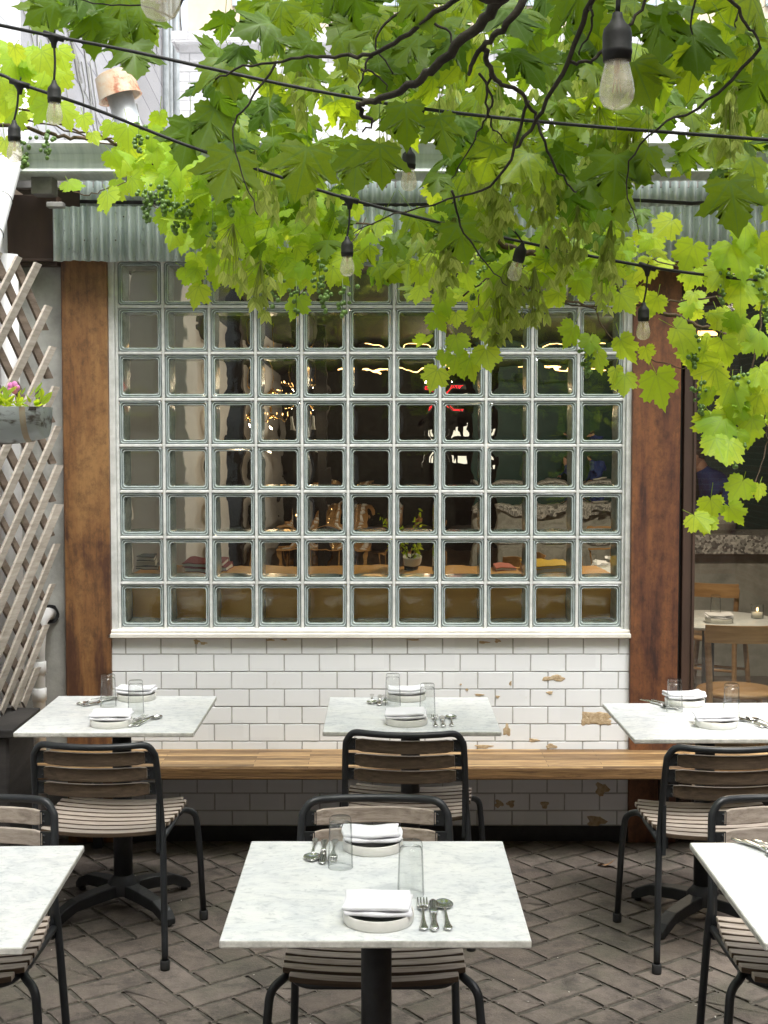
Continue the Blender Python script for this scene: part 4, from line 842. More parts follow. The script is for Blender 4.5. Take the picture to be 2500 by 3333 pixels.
for (px, py, n) in [(318, 445, 30), (355, 430, 34), (400, 470, 30), (378, 470, 26), (460, 500, 20), (700, 640, 18), (690, 600, 18), (740, 650, 16), (640, 655, 12), (1270, 780, 26), (1500, 760, 24), (1515, 860, 26), (1600, 840, 20), (1590, 975, 24), (1640, 610, 24), (1560, 620, 20), (590, 640, 12), (50, 330, 20), (100, 310, 20), (300, 300, 16), (1075, 610, 20), (1020, 615, 18), (1655, 660, 18), (500, 430, 18)]:
    mb = MB(); c = at(px * K, py * K, 4.3)
    for k in range(n): t = random.random(); mb.sphere(c + Vector((random.gauss(0, .016 * (1.15 - t)), random.gauss(0, .014 * (1.15 - t)), .05 - .1 * t)), random.uniform(.0055, .0085), 8, 6)
    mb.tube([c + Vector((0, 0, .07)), c + Vector((0, 0, -.04))], .0012, 5); gl_(mb).build('grape_bunch', 'grape_skin', GV)
# ------------------------------------------------------------------ string lights
def socket_bulb(root, big=False):
    mb = MB(); mb.lathe([(.0, .002), (.006, 0), (.0068, -.006), (.010, -.012), (.0165, -.019), (.018, -.027), (.018, -.044), (.0185, -.045), (.0185, -.049), (.0178, -.05), (.0172, -.058), (.0, -.058)], 24); mb.build('socket', 'cable', root)
    mb = MB(); outer = [(.0135, -.052), (.0142, -.058), (.0172, -.070), (.0203, -.083), (.0218, -.094), (.0208, -.103), (.0160, -.1115), (.008, -.1155), (.0001, -.1162)]
    inner = [(max(r_ - .0009, .0001), z_ + (.0009 if z_ < -.105 else 0)) for r_, z_ in outer][::-1]
    mb.lathe(outer + inner, 24, closed=True); b = mb.build('bulb', 'bulb_glass', root)
    mb = MB(); mb.tube([(0, 0, -.056), (0, 0, -.073)], .004, 8); 
    for a in range(6): t = a * 1.047; mb.tube([(.002 * math.cos(t), .002 * math.sin(t), -.072), (.006 * math.cos(t), .006 * math.sin(t), -.096)], .0004, 4)
    mb.build('filament', 'brass', b)
cabA = [(-200, 42, 3.5), (0, 82, 3.6), (175, 118, 3.7), (420, 165, 3.7), (700, 226, 3.7), (1000, 290, 3.7), (1350, 350, 3.68), (1800, 400, 3.6), (2500, 455, 3.5), (2700, 470, 3.5)]
cabB = [(-250, 160, 3.9), (0, 242, 3.9), (64, 272, 3.9), (300, 352, 3.9), (600, 470, 3.95), (880, 565, 4.0), (1138, 648, 4.06), (1600, 765, 4.2), (2107, 868, 4.3), (2500, 918, 4.3), (2700, 940, 4.3)]
def strand(name, cab, drops, label):
    E = empty(name, at(*cab[0]), 0, label, 'string light cable', 'festoon cables strung over the courtyard'); o_ = at(*cab[0])
    mb = MB(); mb.tube([p - o_ for p in smooth_path([at(*c) for c in cab], 6)], .0048, 8); mb.build('wire', 'cable', E)
    for (px, py, dep) in drops:
        p = at(px, py, dep) - o_; d = (at(px + 60, py + 20, dep) - at(px, py, dep)); d.z = -(abs(d.x) * .3); d.normalize()
        mb = MB(); mb.tube([p - d * .028, p + d * .028], .0085, 8); mb.lathe([(.017, -.004), (.009, -.016), (.006, -.03)], 10, p); mb.tube([p + Vector((0, 0, .006)), p + Vector((0.004, 0, .015)), p + Vector((0, 0, .021)), p + Vector((-.004, 0, .015)), p + Vector((0, 0, .006))], .002, 6); mb.build('hanger', 'cable', E)
    return E
strand('string_light_cable', cabA, [(175, 118, 3.7), (1350, 350, 3.68)], 'upper black festoon cable with hangers, passing behind the maple leaves')
strand('string_light_cable', cabB, [(64, 272, 3.9), (1138, 648, 4.06), (2107, 868, 4.3)], 'lower black festoon cable crossing from upper left to right below the leaves')
BL = [((176, 262, 3.7), (175, 140, 3.7), 0, 'clear bulb hanging beneath the upper cable at far left over the white wall'),
      ((46, 392, 3.9), (60, 290, 3.9), 0, 'clear bulb hanging beneath the lower cable in front of the slanting downpipe'),
      ((1331, 478, 3.68), (1350, 370, 3.68), 0, 'dusty bulb hanging alone in the leaf gap before the gutter'),
      ((1130, 770, 4.06), (1138, 668, 4.06), 0, 'dusty bulb under the lower cable among leaves over the block window top'),
      ((2095, 985, 4.3), (2107, 888, 4.3), 0, 'clear bulb hanging in front of the red brown post'),
      ((2010, 42, 1.7), (2010, -260, 1.7), 0, 'biggest nearest dusty bulb hanging at upper right'),
      ((1702, 790, 4.1), (1640, 770, 4.1), R(-20), 'half hidden tilted bulb under the bark stem above the blocks'),
      ((520, -292, 1.5), (520, -420, 1.5), 0, 'near bulb of which only the rounded glass tip shows at the top edge')]
proto = empty('light_bulb', (0, 0, 0)); socket_bulb(proto)
for i, (s_, h_, tilt, lab) in enumerate(BL):
    p = at(*s_); o = proto if i == 0 else dup(proto, p, 0); o.location = p; o.rotation_euler = (0, tilt, random.uniform(0, 3)); o['label'] = lab; o['category'] = 'light bulb'; o['group'] = 'festoon bulbs hanging over the tables'
    if i == 7: o.scale = (1.0, 1.0, 1.0)
for i, (s_, h_, tilt, lab) in enumerate(BL):
    o = [x for x in COL.objects if x.get('label') == lab][0]; p = at(*s_); q_ = at(*h_) - p
    mb = MB(); mb.tube(smooth_path([(0, 0, 0), tuple(q_ * .5 + Vector((.003, 0, 0))), tuple(q_)], 4), .0032, 6); e = mb.build('cord', 'cable', o)
    if tilt: e.rotation_euler = (0, -tilt, -o.rotation_euler.z)
    else: e.rotation_euler = (0, 0, -o.rotation_euler.z)
# ------------------------------------------------------------------ bench
Y0 = gz(1250, 2495, .47).y
BN = empty('bench', (.3, 5.8, 0), 0, 'long honey coloured butcher block bench fixed below the white tiles', 'bench')
bz = zy(2438, 5.965); yf = gz(1250, 2494, bz).y; bt = .058
mb = MB(); x0, x1 = at(150, 2440, 5.9).x, 3.2
mb.v = []; nn = 60; top, fr = [], []
mb.box(((x0 + x1) / 2 - .3, (yf + 5.972) / 2 - 5.8, bz - .03), (x1 - x0, 5.972 - yf, bt)); o = mb.build('seat', ['block_wood'], BN, .006)
mb = MB(); mb.box(((x0 + x1) / 2 - .3, yf - 5.8 - .001, bz - .0315), (x1 - x0 - .01, .008, bt - .012)); mb.build('front_edge', 'block_wood_edge', BN, .003)
for xx in (-1.25, .1, 1.22, 2.3):
    mb = MB(); mb.box((xx - .3, .08, (bz - .06) / 2), (.04, .04, bz - .06)); mb.box((xx - .3, .0, bz - .075), (.04, .26, .03)); mb.build('support', 'cast_iron', BN, .002)
# ------------------------------------------------------------------ chairs  (local: sitter faces -y)
def make_chair():
    E = empty('garden_chair')
    tr = .0115
    # rear legs + back hoop in one tube
    hoop = []
    for s_ in (-1, 1):
        side = [(s_ * .235, .275, .02), (s_ * .222, .225, .40), (s_ * .215, .215, .50), (s_ * .205, .265, .74)]
        hoop.append(side)
    L = hoop[0]; Rr = hoop[1]
    bow = [(x, .268 + .045 * (1 - (x / .2) ** 2), .77 - .004 * (1 - (x / .2) ** 2)) for x in (-.12, -.06, 0, .06, .12)]
    path = [L[0], L[1], L[2], (-.208, .255, .70), (-.2, .265, .74), (-.175, .275, .766)] + bow + [(.175, .275, .766), (.2, .265, .74), (.208, .255, .70), Rr[2], Rr[1], Rr[0]]
    mb = MB(); mb.tube(smooth_path(path, 5), tr, 12); mb.build('back_frame', 'black_metal', E)
    # seat frame: U tube under slats
    mb = MB(); mb.tube(fillet([(-.214, .2, .425), (-.212, -.1, .425), (-.19, -.205, .43), (.19, -.205, .43), (.212, -.1, .425), (.214, .2, .425)], .07), .0105, 10)
    for s_ in (-1, 1):
        mb.box((s_ * .207, .222, .475), (.012, .03, .17)); 
    mb.build('seat_frame', 'black_metal', E, 0)
    for s_ in (-1, 1):
        mb = MB(); mb.tube(fillet([(s_ * .205, -.06, .425), (s_ * .222, -.15, .432), (s_ * .262, -.185, .41), (s_ * .272, -.2, .3), (s_ * .285, -.21, .02)], [.03, .045, .05], 7), tr, 12); mb.build('leg', 'black_metal', E)
    for (x, y) in ((-.285, -.21), (.285, -.21), (-.235, .275), (.235, .275)):
        mb = MB(); mb.lathe([(.0, 0), (.0155, 0), (.0165, .008), (.0165, .03), (.0145, .034), (.0125, .034)], 14, (x, y, 0)); mb.build('foot_cap', 'rubber', E)
    # slats
    def bent(x0, x1, yc, zc, w_, th_, sagf, vertical, corner=.006):
        n = 14; vs_ = []
        for i in range(n + 1):
            t = i / n; x = x0 + (x1 - x0) * t; k = 1 - (2 * t - 1) ** 2; e = 1.0 if 0 < i < n else .82
            hw, ht = w_ / 2 * e, th_ / 2
            if vertical: pr = [(yc + sagf * k - ht, zc - hw), (yc + sagf * k + ht, zc - hw), (yc + sagf * k + ht, zc + hw), (yc + sagf * k - ht, zc + hw)]
            else: pr = [(yc - hw, zc - sagf * k - ht), (yc + hw, zc - sagf * k - ht), (yc + hw, zc - sagf * k + ht), (yc - hw, zc - sagf * k + ht)]
            vs_ += [(x, a, b) for a, b in pr]
        fs_ = [[i * 4 + j, i * 4 + (j + 1) % 4, i * 4 + 4 + (j + 1) % 4, i * 4 + 4 + j] for i in range(n) for j in range(4)] + [[0, 1, 2, 3], [n * 4 + j for j in range(4)]]
        mb = MB(); mb.add(vs_, fs_, False); return mb
    ns = 9
    for i in range(ns):
        t = i / (ns - 1); y = .19 - t * .395; hx = .205 + .027 * math.sin(min(t * 1.5, 1) * 1.57) - (.02 if i == ns - 1 else 0); z_ = .452 + .004 * t - (.004 if i == ns - 1 else 0)
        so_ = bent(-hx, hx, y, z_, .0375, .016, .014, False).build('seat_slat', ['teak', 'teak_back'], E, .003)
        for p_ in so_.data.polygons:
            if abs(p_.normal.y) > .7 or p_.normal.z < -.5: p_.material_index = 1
    for k, zc in enumerate((.722, .666, .61)):
        hx = .172 + .004 * k; yy = .262 - k * .014
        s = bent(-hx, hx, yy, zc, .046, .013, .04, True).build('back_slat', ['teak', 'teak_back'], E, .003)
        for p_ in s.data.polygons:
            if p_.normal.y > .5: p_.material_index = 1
        for s_ in (-1, 1):
            mb = MB(); mb.box((s_ * (hx + .012), yy - .002, zc), (.036, .006, .042)); 
            for dz in (-.01, .01): mb.sphere((s_ * (hx + .004), yy + .002, zc + dz), .004, 8, 4); mb.sphere((s_ * (hx + .004), yy - .005, zc + dz), .004, 8, 4)
            mb.build('bracket', 'black_metal', s)
    return E
chair = make_chair(); tag(chair, None, 'chair', 'slatted steel chairs at the marble tables')
CH = [(-.965, 4.8, R(180 - 2), 'slatted chair seen from behind at back left marble table'), (.09, 4.98, R(180 - 4), 'slatted chair seen from behind at back middle marble table'), (1.15, 4.76, R(180 - 0), 'slatted chair seen from behind at back right marble table'),
      (-.025, 3.55, 0, 'slatted chair facing us beneath the front middle marble table'), (-1.14, 3.55, 0, 'slatted chair facing us at front left marble table, cut by the left edge'), (1.135, 3.55, 0, 'slatted chair facing us at front right marble table, cut by the right edge')]
for i, (x, y, rz, lab) in enumerate(CH):
    o = chair if i == 0 else dup(chair, (x, y, 0), rz); o.location = (x, y, 0); o.rotation_euler = (0, 0, rz); o['label'] = lab
# ------------------------------------------------------------------ tables
TZ = .75
def make_table():
    E = empty('cafe_table')
    mb = MB(); mb.box((0, 0, TZ - .009), (1, 1, .018)); t = mb.build('tabletop', 'marble', E)
    mb = MB(); mb.tube([(0, 0, .09), (0, 0, TZ - .03)], .036, 24); mb.lathe([(.036, .13), (.042, .12), (.06, .1), (.062, .06)], 20); mb.box((0, 0, TZ - .026), (.3, .3, .014)); mb.build('pole', 'cast_iron', E)
    mb = MB()
    for k in range(4):
        a = R(45 + 90 * k); pts = []
        for t_, zt, zb, wd in ((.03, .1, .055, .03), (.12, .095, .05, .027), (.22, .082, .04, .024), (.28, .055, .012, .024), (.305, .03, .008, .02)):
            for s_ in (-1, 1):
                for zz in (zb, zt): pts.append((t_ * math.cos(a) - s_ * wd * math.sin(a), t_ * math.sin(a) + s_ * wd * math.cos(a), zz))
        fs_ = []
        for i in range(4): b = i * 4; fs_ += [[b, b + 1, b + 5, b + 4], [b + 2, b + 6, b + 7, b + 3], [b + 1, b + 3, b + 7, b + 5], [b, b + 4, b + 6, b + 2]]
        fs_ += [[0, 2, 3, 1], [16, 17, 19, 18]]; mb.add(pts, fs_, False); mb.lathe([(.0, 0), (.014, 0), (.014, .02)], 10, (.285 * math.cos(a), .285 * math.sin(a), 0))
    mb.build('base', 'cast_iron', E, .004); return E
def top_mesh(w_, d_):
    mb = MB(); mb.box((0, 0, TZ - .009), (w_, d_, .018)); return mb
TB = []
# (near-left, near-right, far-left, far-right pixel corners)
def place_table(nl, nr, fl, label, rz=0, size=None):
    a, b, c = gz(*nl, TZ), gz(*nr, TZ), gz(*fl, TZ); w_ = (b - a).length if size is None else size[0]; d_ = abs(c.y - (a.y + b.y) / 2) if size is None else size[1]
    return a, b, c, w_, d_
specs = [('front middle', gz(713, 3061, TZ), gz(1731, 3061, TZ), gz(812, 2737, TZ).y, 'marble topped table nearest the camera with two place settings', 0),
         ('back left', gz(41, 2385, TZ), gz(631, 2383, TZ), gz(192, 2265, TZ).y, 'marble topped table by the lattice and ochre post', R(0)),
         ('back middle', gz(1050, 2381, TZ), gz(1633, 2381, TZ), gz(1076, 2269, TZ).y, 'marble topped table in the middle before the chipped white tiles', 0),
         ('back right', gz(2068, 2404, TZ), None, gz(1986, 2288, TZ).y, 'marble topped table in front of the red brown post and window', R(1)),
         ('front left', None, gz(275, 2755, TZ), None, 'bare marble topped table cut by the left edge', R(2.0)),
         ('front right', gz(2244, 2742, TZ), None, None, 'marble topped table cut by the right edge with cutlery at its corner', 0)]
tab0 = make_table(); TC = {}
w0 = (specs[0][2] - specs[0][1]).length; print('table w', w0, specs[0][3] - specs[0][1].y, (specs[1][2] - specs[1][1]).length, specs[1][3] - specs[1][1].y, (specs[2][2] - specs[2][1]).length, specs[2][3] - specs[2][1].y)
for i, (nm, a, b, fy, lab, rz) in enumerate(specs):
    if nm == 'front left': w_, d_ = .66, .7; c = Vector((b.x - w_ / 2 + .01, b.y - d_ / 2, 0))
    elif nm == 'front right': w_, d_ = .66, .7; c = Vector((a.x + w_ / 2, a.y - d_ / 2, 0))
    elif nm == 'back right': d_ = fy - a.y; w_ = .655; c = Vector((a.x + w_ / 2 - .01, a.y + d_ / 2, 0))
    else: w_ = (b - a).length; d_ = fy - (a.y + b.y) / 2; c = Vector(((a.x + b.x) / 2, (a.y + b.y) / 2 + d_ / 2, 0))
    TC[nm] = c
    o = tab0 if i == 0 else dup(tab0, c, rz); o.location = c; o.rotation_euler = (0, 0, rz); tag(o, lab, 'table', 'square marble cafe tables')
    tp = [x for x in COL.objects if x.parent == o and x.name.startswith('tabletop')][0]
    old = tp.data; me = top_mesh(w_, d_).build('tmp', ['marble', 'marble_edge']); tp.data = me.data; bpy.data.objects.remove(me)
    for p_ in tp.data.polygons: p_.material_index = 0 if abs(p_.normal.z) > .5 else 1
    if i == 0: pass
    b_ = tp.modifiers.new('bevel', 'BEVEL'); b_.width = .0035; b_.segments = 2
    tp.data.name = 'tabletop'
# ------------------------------------------------------------------ tableware
PL = MB(); PL.lathe([(0, .004), (.068, .004), (.072, .006), (.0735, .024), (.0755, .0255), (.0775, .024), (.0765, .004), (.074, 0), (0, 0)], 48); plate0 = PL.build('plate', ['ceramic', 'dark_glaze'])
for p_ in plate0.data.polygons:
    c = p_.center
    if math.hypot(c.x, c.y) < .067 and c.z > .003: p_.material_index = 1
def napkin(v):
    rnd = random.Random(v); mb = MB(); w_, d_ = .074, .057; NX, NY = 22, 12
    # folded bundle: layered sheets closing into rounded front fold
    for layer in range(2):
        zb = .0215 + layer * .0095; sh = rnd.uniform(-.004, .004); ph = rnd.uniform(0, 6)
        prof = [(-d_ + .004 * layer, zb), (-d_ - .003 + .004 * layer, zb + .0025), (-d_ + .002 + .004 * layer, zb + .0058)]
        grid = []
        for j in range(NY + 1):
            for i in range(NX + 1):
                u, vv = i / NX * 2 - 1, j / NY * 2 - 1
                z_ = zb + .009 - .009 * max(0, abs(vv) - .82) + .0025 * math.sin(u * 2.3 + ph) + .0015 * math.sin(vv * 3 + u * 4 + ph) + (.006 * u * u if v % 2 else .002 * abs(u)) + .004 * max(0, vv)
                grid.append((u * w_ * (1 - .02 * layer) + sh + .003 * math.sin(vv * 2 + ph), vv * (d_ - .003 * layer) + .002 * math.sin(u * 5 + ph), z_))
        n = len(grid); low = [(x, y, z_ - .0088) for x, y, z_ in grid]; W1 = NX + 1
        fs_ = [[j * W1 + i, j * W1 + i + 1, (j + 1) * W1 + i + 1, (j + 1) * W1 + i] for j in range(NY) for i in range(NX)]
        fs_ += [[n + a for a in f][::-1] for f in list(fs_)]
        for i in range(NX): fs_ += [[i, n + i, n + i + 1, i + 1], [NY * W1 + i, NY * W1 + i + 1, n + NY * W1 + i + 1, n + NY * W1 + i]]
        for j in range(NY): fs_ += [[j * W1, (j + 1) * W1, n + (j + 1) * W1, n + j * W1], [j * W1 + NX, n + j * W1 + NX, n + (j + 1) * W1 + NX, (j + 1) * W1 + NX]]
        mb.add(grid + low, fs_, True)
    return mb.build('napkin', 'linen', None, .0035, 3)
naps = [napkin(k) for k in range(4)]
mb = MB(); mb.lathe([(.0305, 0), (.031, .002), (.0275, .112), (.0262, .122), (.024, .125), (.0, .125), (0.0, .112), (.0245, .111), (.0262, .1), (.029, .002), (.0295, 0)], 40, closed=True); glass0 = mb.build('drinking_glass', 'thin_glass')
def loft(sections, n=10):
    mb = MB(); vs_ = []
    for (y, z_, hw, ht) in sections:
        for j in range(n): a = 2 * math.pi * j / n; vs_.append((hw * math.cos(a), y, z_ + ht * math.sin(a)))
    k = len(sections); fs_ = [[i * n + j, i * n + (j + 1) % n, (i + 1) * n + (j + 1) % n, (i + 1) * n + j] for i in range(k - 1) for j in range(n)] + [list(range(n)), [(k - 1) * n + j for j in range(n)]]
    mb.add(vs_, fs_, True); return mb
handle = [(-.098, .006, .004, .0015), (-.094, .006, .0085, .002), (-.085, .006, .0098, .0028), (-.07, .006, .0075, .003), (-.045, .007, .0045, .0028), (-.015, .009, .0032, .0026), (.01, .011, .0032, .0022)]
mb = loft(handle + [(.03, .008, .0042, .0018), (.035, .007, .006, .0012)])
N_ = 12; vs_ = []
for s_ in (0, 1):
    for i in range(N_ + 1):
        for j in range(16):
            a = j / 16 * 6.2832; r_ = i / N_; wv_ = .0215 * (1 - .16 * math.sin(a)); vs_.append((wv_ * r_ * math.cos(a), .062 + .031 * r_ * math.sin(a), .0075 - .0065 * (1 - r_ * r_) - (.0012 if s_ else 0) + .003 * (r_ * math.sin(a) > .0) * 0))
nn_ = (N_ + 1) * 16; fs_ = []
for s_ in (0, 1): fs_ += [[s_ * nn_ + i * 16 + j, s_ * nn_ + i * 16 + (j + 1) % 16, s_ * nn_ + (i + 1) * 16 + (j + 1) % 16, s_ * nn_ + (i + 1) * 16 + j] for i in range(N_) for j in range(16)]
fs_ += [[N_ * 16 + j, N_ * 16 + (j + 1) % 16, nn_ + N_ * 16 + (j + 1) % 16, nn_ + N_ * 16 + j] for j in range(16)]
mb.add(vs_, fs_, True); spoon0 = mb.build('spoon', 'polished_steel')
mb = loft(handle + [(.025, .007, .007, .0014), (.035, .005, .0115, .0012), (.045, .005, .0122, .0011), (.05, .0052, .0122, .001)])
for k in range(4):
    x = -.0102 + k * .0068; q = loft([(.047, .0052, .0024, .001), (.07, .0055, .0022, .001), (.09, .0075, .0018, .0009), (.096, .009, .0008, .0006)], 6); mb.add([(a + x, b, c) for a, b, c in q.v], q.f, True)
fork0 = mb.build('fork', 'polished_steel')
mb = loft([(-.098, .006, .004, .003), (-.092, .006, .0095, .0045), (-.08, .006, .0105, .0055), (-.05, .006, .0068, .005), (-.02, .006, .0062, .005), (-.005, .006, .0085, .0055), (.0, .006, .006, .004)])
mb.cur = 1; q = loft([(.0, .006, .0075, .0014), (.03, .006, .0095, .0011), (.065, .006, .0105, .0009), (.085, .006, .009, .0008), (.096, .006, .004, .0006)], 8); mb.add(q.v, q.f, True)
knife0 = mb.build('knife', ['polished_steel', 'knife_steel'])
used = {}
def put(src, name, x, y, z_, rz, label, cat, group):
    o = src if src not in used else src.copy()
    if src in used: COL.objects.link(o)
    used[src] = 1; o.location = (x, y, z_); o.rotation_euler = (0, 0, rz); tag(o, label, cat, group); return o
ni = 0
def setting(tname, near, plate, glass, cut, ang=0, rot=0, no_plate=False):
    global ni
    side = 'near side of the' if near else 'far side of the'; rz = 0 if near else math.pi
    if plate:
        p = gz(plate[0], plate[1], TZ); y = p.y + .077
        put(plate0, 'plate', p.x, y, TZ, rot, f'cream plate under a napkin, {side} {tname}', 'plate', 'cream plates on the marble tables')
        n = naps[ni % 4]; ni += 1
        put(n, 'napkin', p.x - .003, y + (.012 if near else .008), TZ + .004, rz + rot + random.uniform(-.06, .06), f'folded white napkin, {side} {tname}', 'napkin', 'folded white napkins on the plates')
    if glass:
        p = gz(glass[0], glass[1], TZ); put(glass0, 'drinking_glass', p.x, p.y + .03, TZ, random.uniform(0, 6), f'upturned clear tumbler, {side} {tname}', 'drinking glass', 'upturned tumblers on the marble tables')
    for kind, src, (px, py) in cut:
        p = gz(px, py, TZ); put(src, kind, p.x, p.y, TZ, rz + ang + random.uniform(-.03, .03), f'steel {kind}, {side} {tname}', kind, 'steel cutlery laid on the marble tables')
def trio(*pts): return list(zip(('fork', 'knife', 'spoon'), (fork0, knife0, spoon0), pts))
setting('nearest table', True, (1232, 3040), (1338, 2926), trio((1377, 2981), (1412, 2983), (1450, 2981)))
setting('nearest table', False, (1213, 2792), (1107, 2835), trio((1086, 2776), (1053, 2778), (1021, 2772)))
setting('back middle table', True, (1324, 2370), (1392, 2338), trio((1416, 2350), (1441, 2351), (1469, 2348)))
setting('back middle table', False, (1325, 2288), (1279, 2301), trio((1253, 2281), (1236, 2283), (1211, 2279)))
setting('back left table by the lattice', True, (349, 2375), (438, 2326), trio((434, 2350), (461, 2351), (484, 2349)), R(-17))
setting('back left table by the lattice', False, (433, 2288), (348, 2304), trio((340, 2286), (322, 2288), (305, 2284)), R(-30))
setting('back right table by the red post', True, (2348, 2378), (2387, 2338), trio((2433, 2354), (2456, 2356), (2480, 2354)), R(20))
setting('back right table by the red post', False, (2243, 2306), (2201, 2322), trio((2174, 2296), (2156, 2298), (2138, 2295)), R(28))
setting('front right table', False, None, None, trio((2540, 2772), (2497, 2774), (2470, 2768)), R(28))
# ------------------------------------------------------------------ inside the dining room
# ledge objects
def book(px, py, w_, d_, h_, mat, label, rz=0, Y=6.36, zz=None):
    c = at(px, py, Y); E = empty('book', (c.x, c.y, zz), rz, label, 'book', 'books lying on the ledge behind the glass blocks')
    mb = MB(); mb.box((0, 0, .002), (w_, d_, .004)); mb.box((0, 0, h_ - .002), (w_, d_, .004)); mb.box((0, d_ / 2 - .002, h_ / 2), (w_, .004, h_ - .008)); mb.build('cover', mat, E)
    mb = MB(); mb.box((0, -.003, h_ / 2), (w_ - .008, d_ - .012, h_ - .0085)); mb.build('pages', 'paper_page', E); return c
book(640, 1880, .2, .16, .03, 'red_cover', 'lower dark red book behind the second and third block columns', .02, 6.36, lz)
book(625, 1860, .19, .15, .024, 'red_cover', 'upper dark red book behind the second and third block columns', -.05, 6.36, lz + .031)
book(1830, 1875, .22, .16, .024, 'paper_page', 'lower pale book under the yellow one', 0, 6.36, lz)
book(1825, 1860, .215, .155, .018, 'yellow_cover', 'yellow book on top near the right block columns', .03, 6.36, lz + .025)
book(1665, 1888, .12, .14, .02, 'pink_cover', 'small pink book left of the yellow book', .1, 6.4, lz)
book(430, 1875, .14, .12, .022, 'grey_cover', 'bottom grey book of the stack behind the first block column', .2, 6.4, lz)
book(428, 1855, .12, .11, .022, 'paper_page', 'middle white book of the stack behind the first block column', .1, 6.4, lz + .023)
book(426, 1835, .11, .1, .024, 'grey_cover', 'top grey book of the stack behind the first block column', .0, 6.4, lz + .046)
bp = at(1342, 1895, 6.38); PP = empty('potted_plant', (bp.x, bp.y, lz), 0, 'leafy green plant in a cream and navy bowl on the ledge', 'plant')
mb = MB(); mb.lathe([(0, 0), (.045, 0), (.052, .03), (.053, .031)], 24); mb.build('bowl_base', 'navy_glaze', PP); mb = MB(); mb.lathe([(.053, .031), (.062, .07), (.064, .075), (.059, .07), (0, .062)], 24); mb.build('bowl', 'ceramic', PP)
lv = Leaves(); mb = MB()
for k in range(9):
    a = random.uniform(0, 6.28); tip = Vector((random.uniform(-.14, .09), random.uniform(-.05, .05), random.uniform(.16, .29))); mb.tube([(0, 0, .06), tuple(tip * .5), tuple(tip)], .0015, 5)
    for q_ in range(16): t_ = random.uniform(.45, 1.05); lv.leaf('simple', tip * t_ + rdir() * .02, rdir() + Vector((0, 0, -.4)), Vector((0, -.7, 1)) + rdir() * .5, random.uniform(.02, .038))
mb.build('stem', 'vine_bark', PP); lv.build('foliage', 'grape_leaf', PP)
# long table
LT = empty('long_dining_table', (at(1010, 1830, 11).x, 11.2, 0), 0, 'long wooden dining table laid in white deep inside the room', 'table')
mb = MB(); mb.box((0, 0, .735), (.9, 4.2, .03)); mb.build('tabletop', 'honey_wood', LT, .004)
for sx in (-.38, .38):
    for sy in (-2, 2): mb = MB(); mb.box((sx, sy, .36), (.06, .06, .72)); mb.build('leg', 'honey_wood', LT)
lx = LT.location.x
nseat = 0
for j in range(7):
    for sx in (-1, 1):
        y_ = 9.35 + j * .62
        o = plate0.copy(); COL.objects.link(o); o.location = (lx + sx * .3, y_, .75); tag(o, 'small cream plate on the long table inside the dining room', 'plate', 'plates along the long inner table')
        o = naps[j % 4].copy(); COL.objects.link(o); o.location = (lx + sx * .3, y_, .755); o.rotation_euler = (0, 0, R(90)); tag(o, 'small folded white napkin on the long table inside the dining room', 'napkin', 'napkins along the long inner table')
        o = glass0.copy(); COL.objects.link(o); o.location = (lx + sx * .14, y_ + .1, .75); tag(o, 'small tumbler on the long table inside the dining room', 'drinking glass', 'tumblers along the long inner table')
def candle(x, y, z_, label):
    E = empty('candle', (x, y, z_), 0, label, 'candle', 'small lit candles in glasses')
    mb = MB(); mb.lathe([(0, 0), (.035, 0), (.037, .08), (.034, .08), (.032, .004), (0, .004)], 24); mb.build('glass_cup', 'thin_glass', E)
    mb = MB(); mb.lathe([(0, .006), (.03, .006), (.03, .035), (0, .035)], 20); mb.build('wax', 'wax', E); mb = MB(); mb.sphere((0, 0, .052), .006, 8, 6, (1, 1, 2)); mb.build('flame', 'candle_flame', E)
for y_ in (9.5, 10.4, 11.4, 12.4): candle(lx + random.uniform(-.08, .08), y_, .75, 'tiny lit candle on the long table inside the dining room')
# chandelier and pendant
def pendant(c, label, arms, r_):
    E = empty('chandelier', c, 0, label, 'chandelier'); mb = MB(); mb.tube([(0, 0, 2.88 - c.z), (0, 0, 0)], .008, 6); mb.lathe([(0, .03), (.03, .02), (.035, -.02), (0, -.04)], 16)
    for k in range(arms): a = k * 6.2832 / arms; mb.tube(smooth_path([(0, 0, 0), (r_ * .6 * math.cos(a), r_ * .6 * math.sin(a), -.06), (r_ * math.cos(a), r_ * math.sin(a), 0)]), .006, 6)
    mb.build('arms', 'brass', E)
    for k in range(arms): a = k * 6.2832 / arms; mb = MB(); mb.lathe([(0, .01), (.006, .015), (.008, .035), (.004, .055), (0, .06)], 12, (r_ * math.cos(a), r_ * math.sin(a), 0)); mb.build('candle_bulb', 'warm_glow', E)
    pl_ = bpy.data.lights.new('chandelier_light', 'POINT'); pl_.energy = 2.2; pl_.color = (1, .72, .45); pl_.shadow_soft_size = .02; lo = bpy.data.objects.new('chandelier_light', pl_); COL.objects.link(lo); lo.parent = E; lo.location = (0, 0, -.12); return E
pendant(at(735, 1330, 8.4), 'brass chandelier with glowing candle bulbs behind the third block column', 6, .22)
pendant(at(850, 1180, 10.8), 'farther brass chandelier with glowing bulbs over the long table', 6, .2)
wb = at(925, 1370, 7.6); E = empty('pendant_lamp', wb, 0, 'small white pendant lamp behind the fourth block column', 'pendant lamp'); mb = MB(); mb.lathe([(.03, .06), (.035, .0), (.06, -.06), (.055, -.06), (.03, .0)], 20); mb.build('shade', 'ceramic', E); mb = MB(); mb.tube([(0, 0, .05), (0, 0, 2.88 - wb.z)], .003, 6); mb.build('cord', 'cable', E)
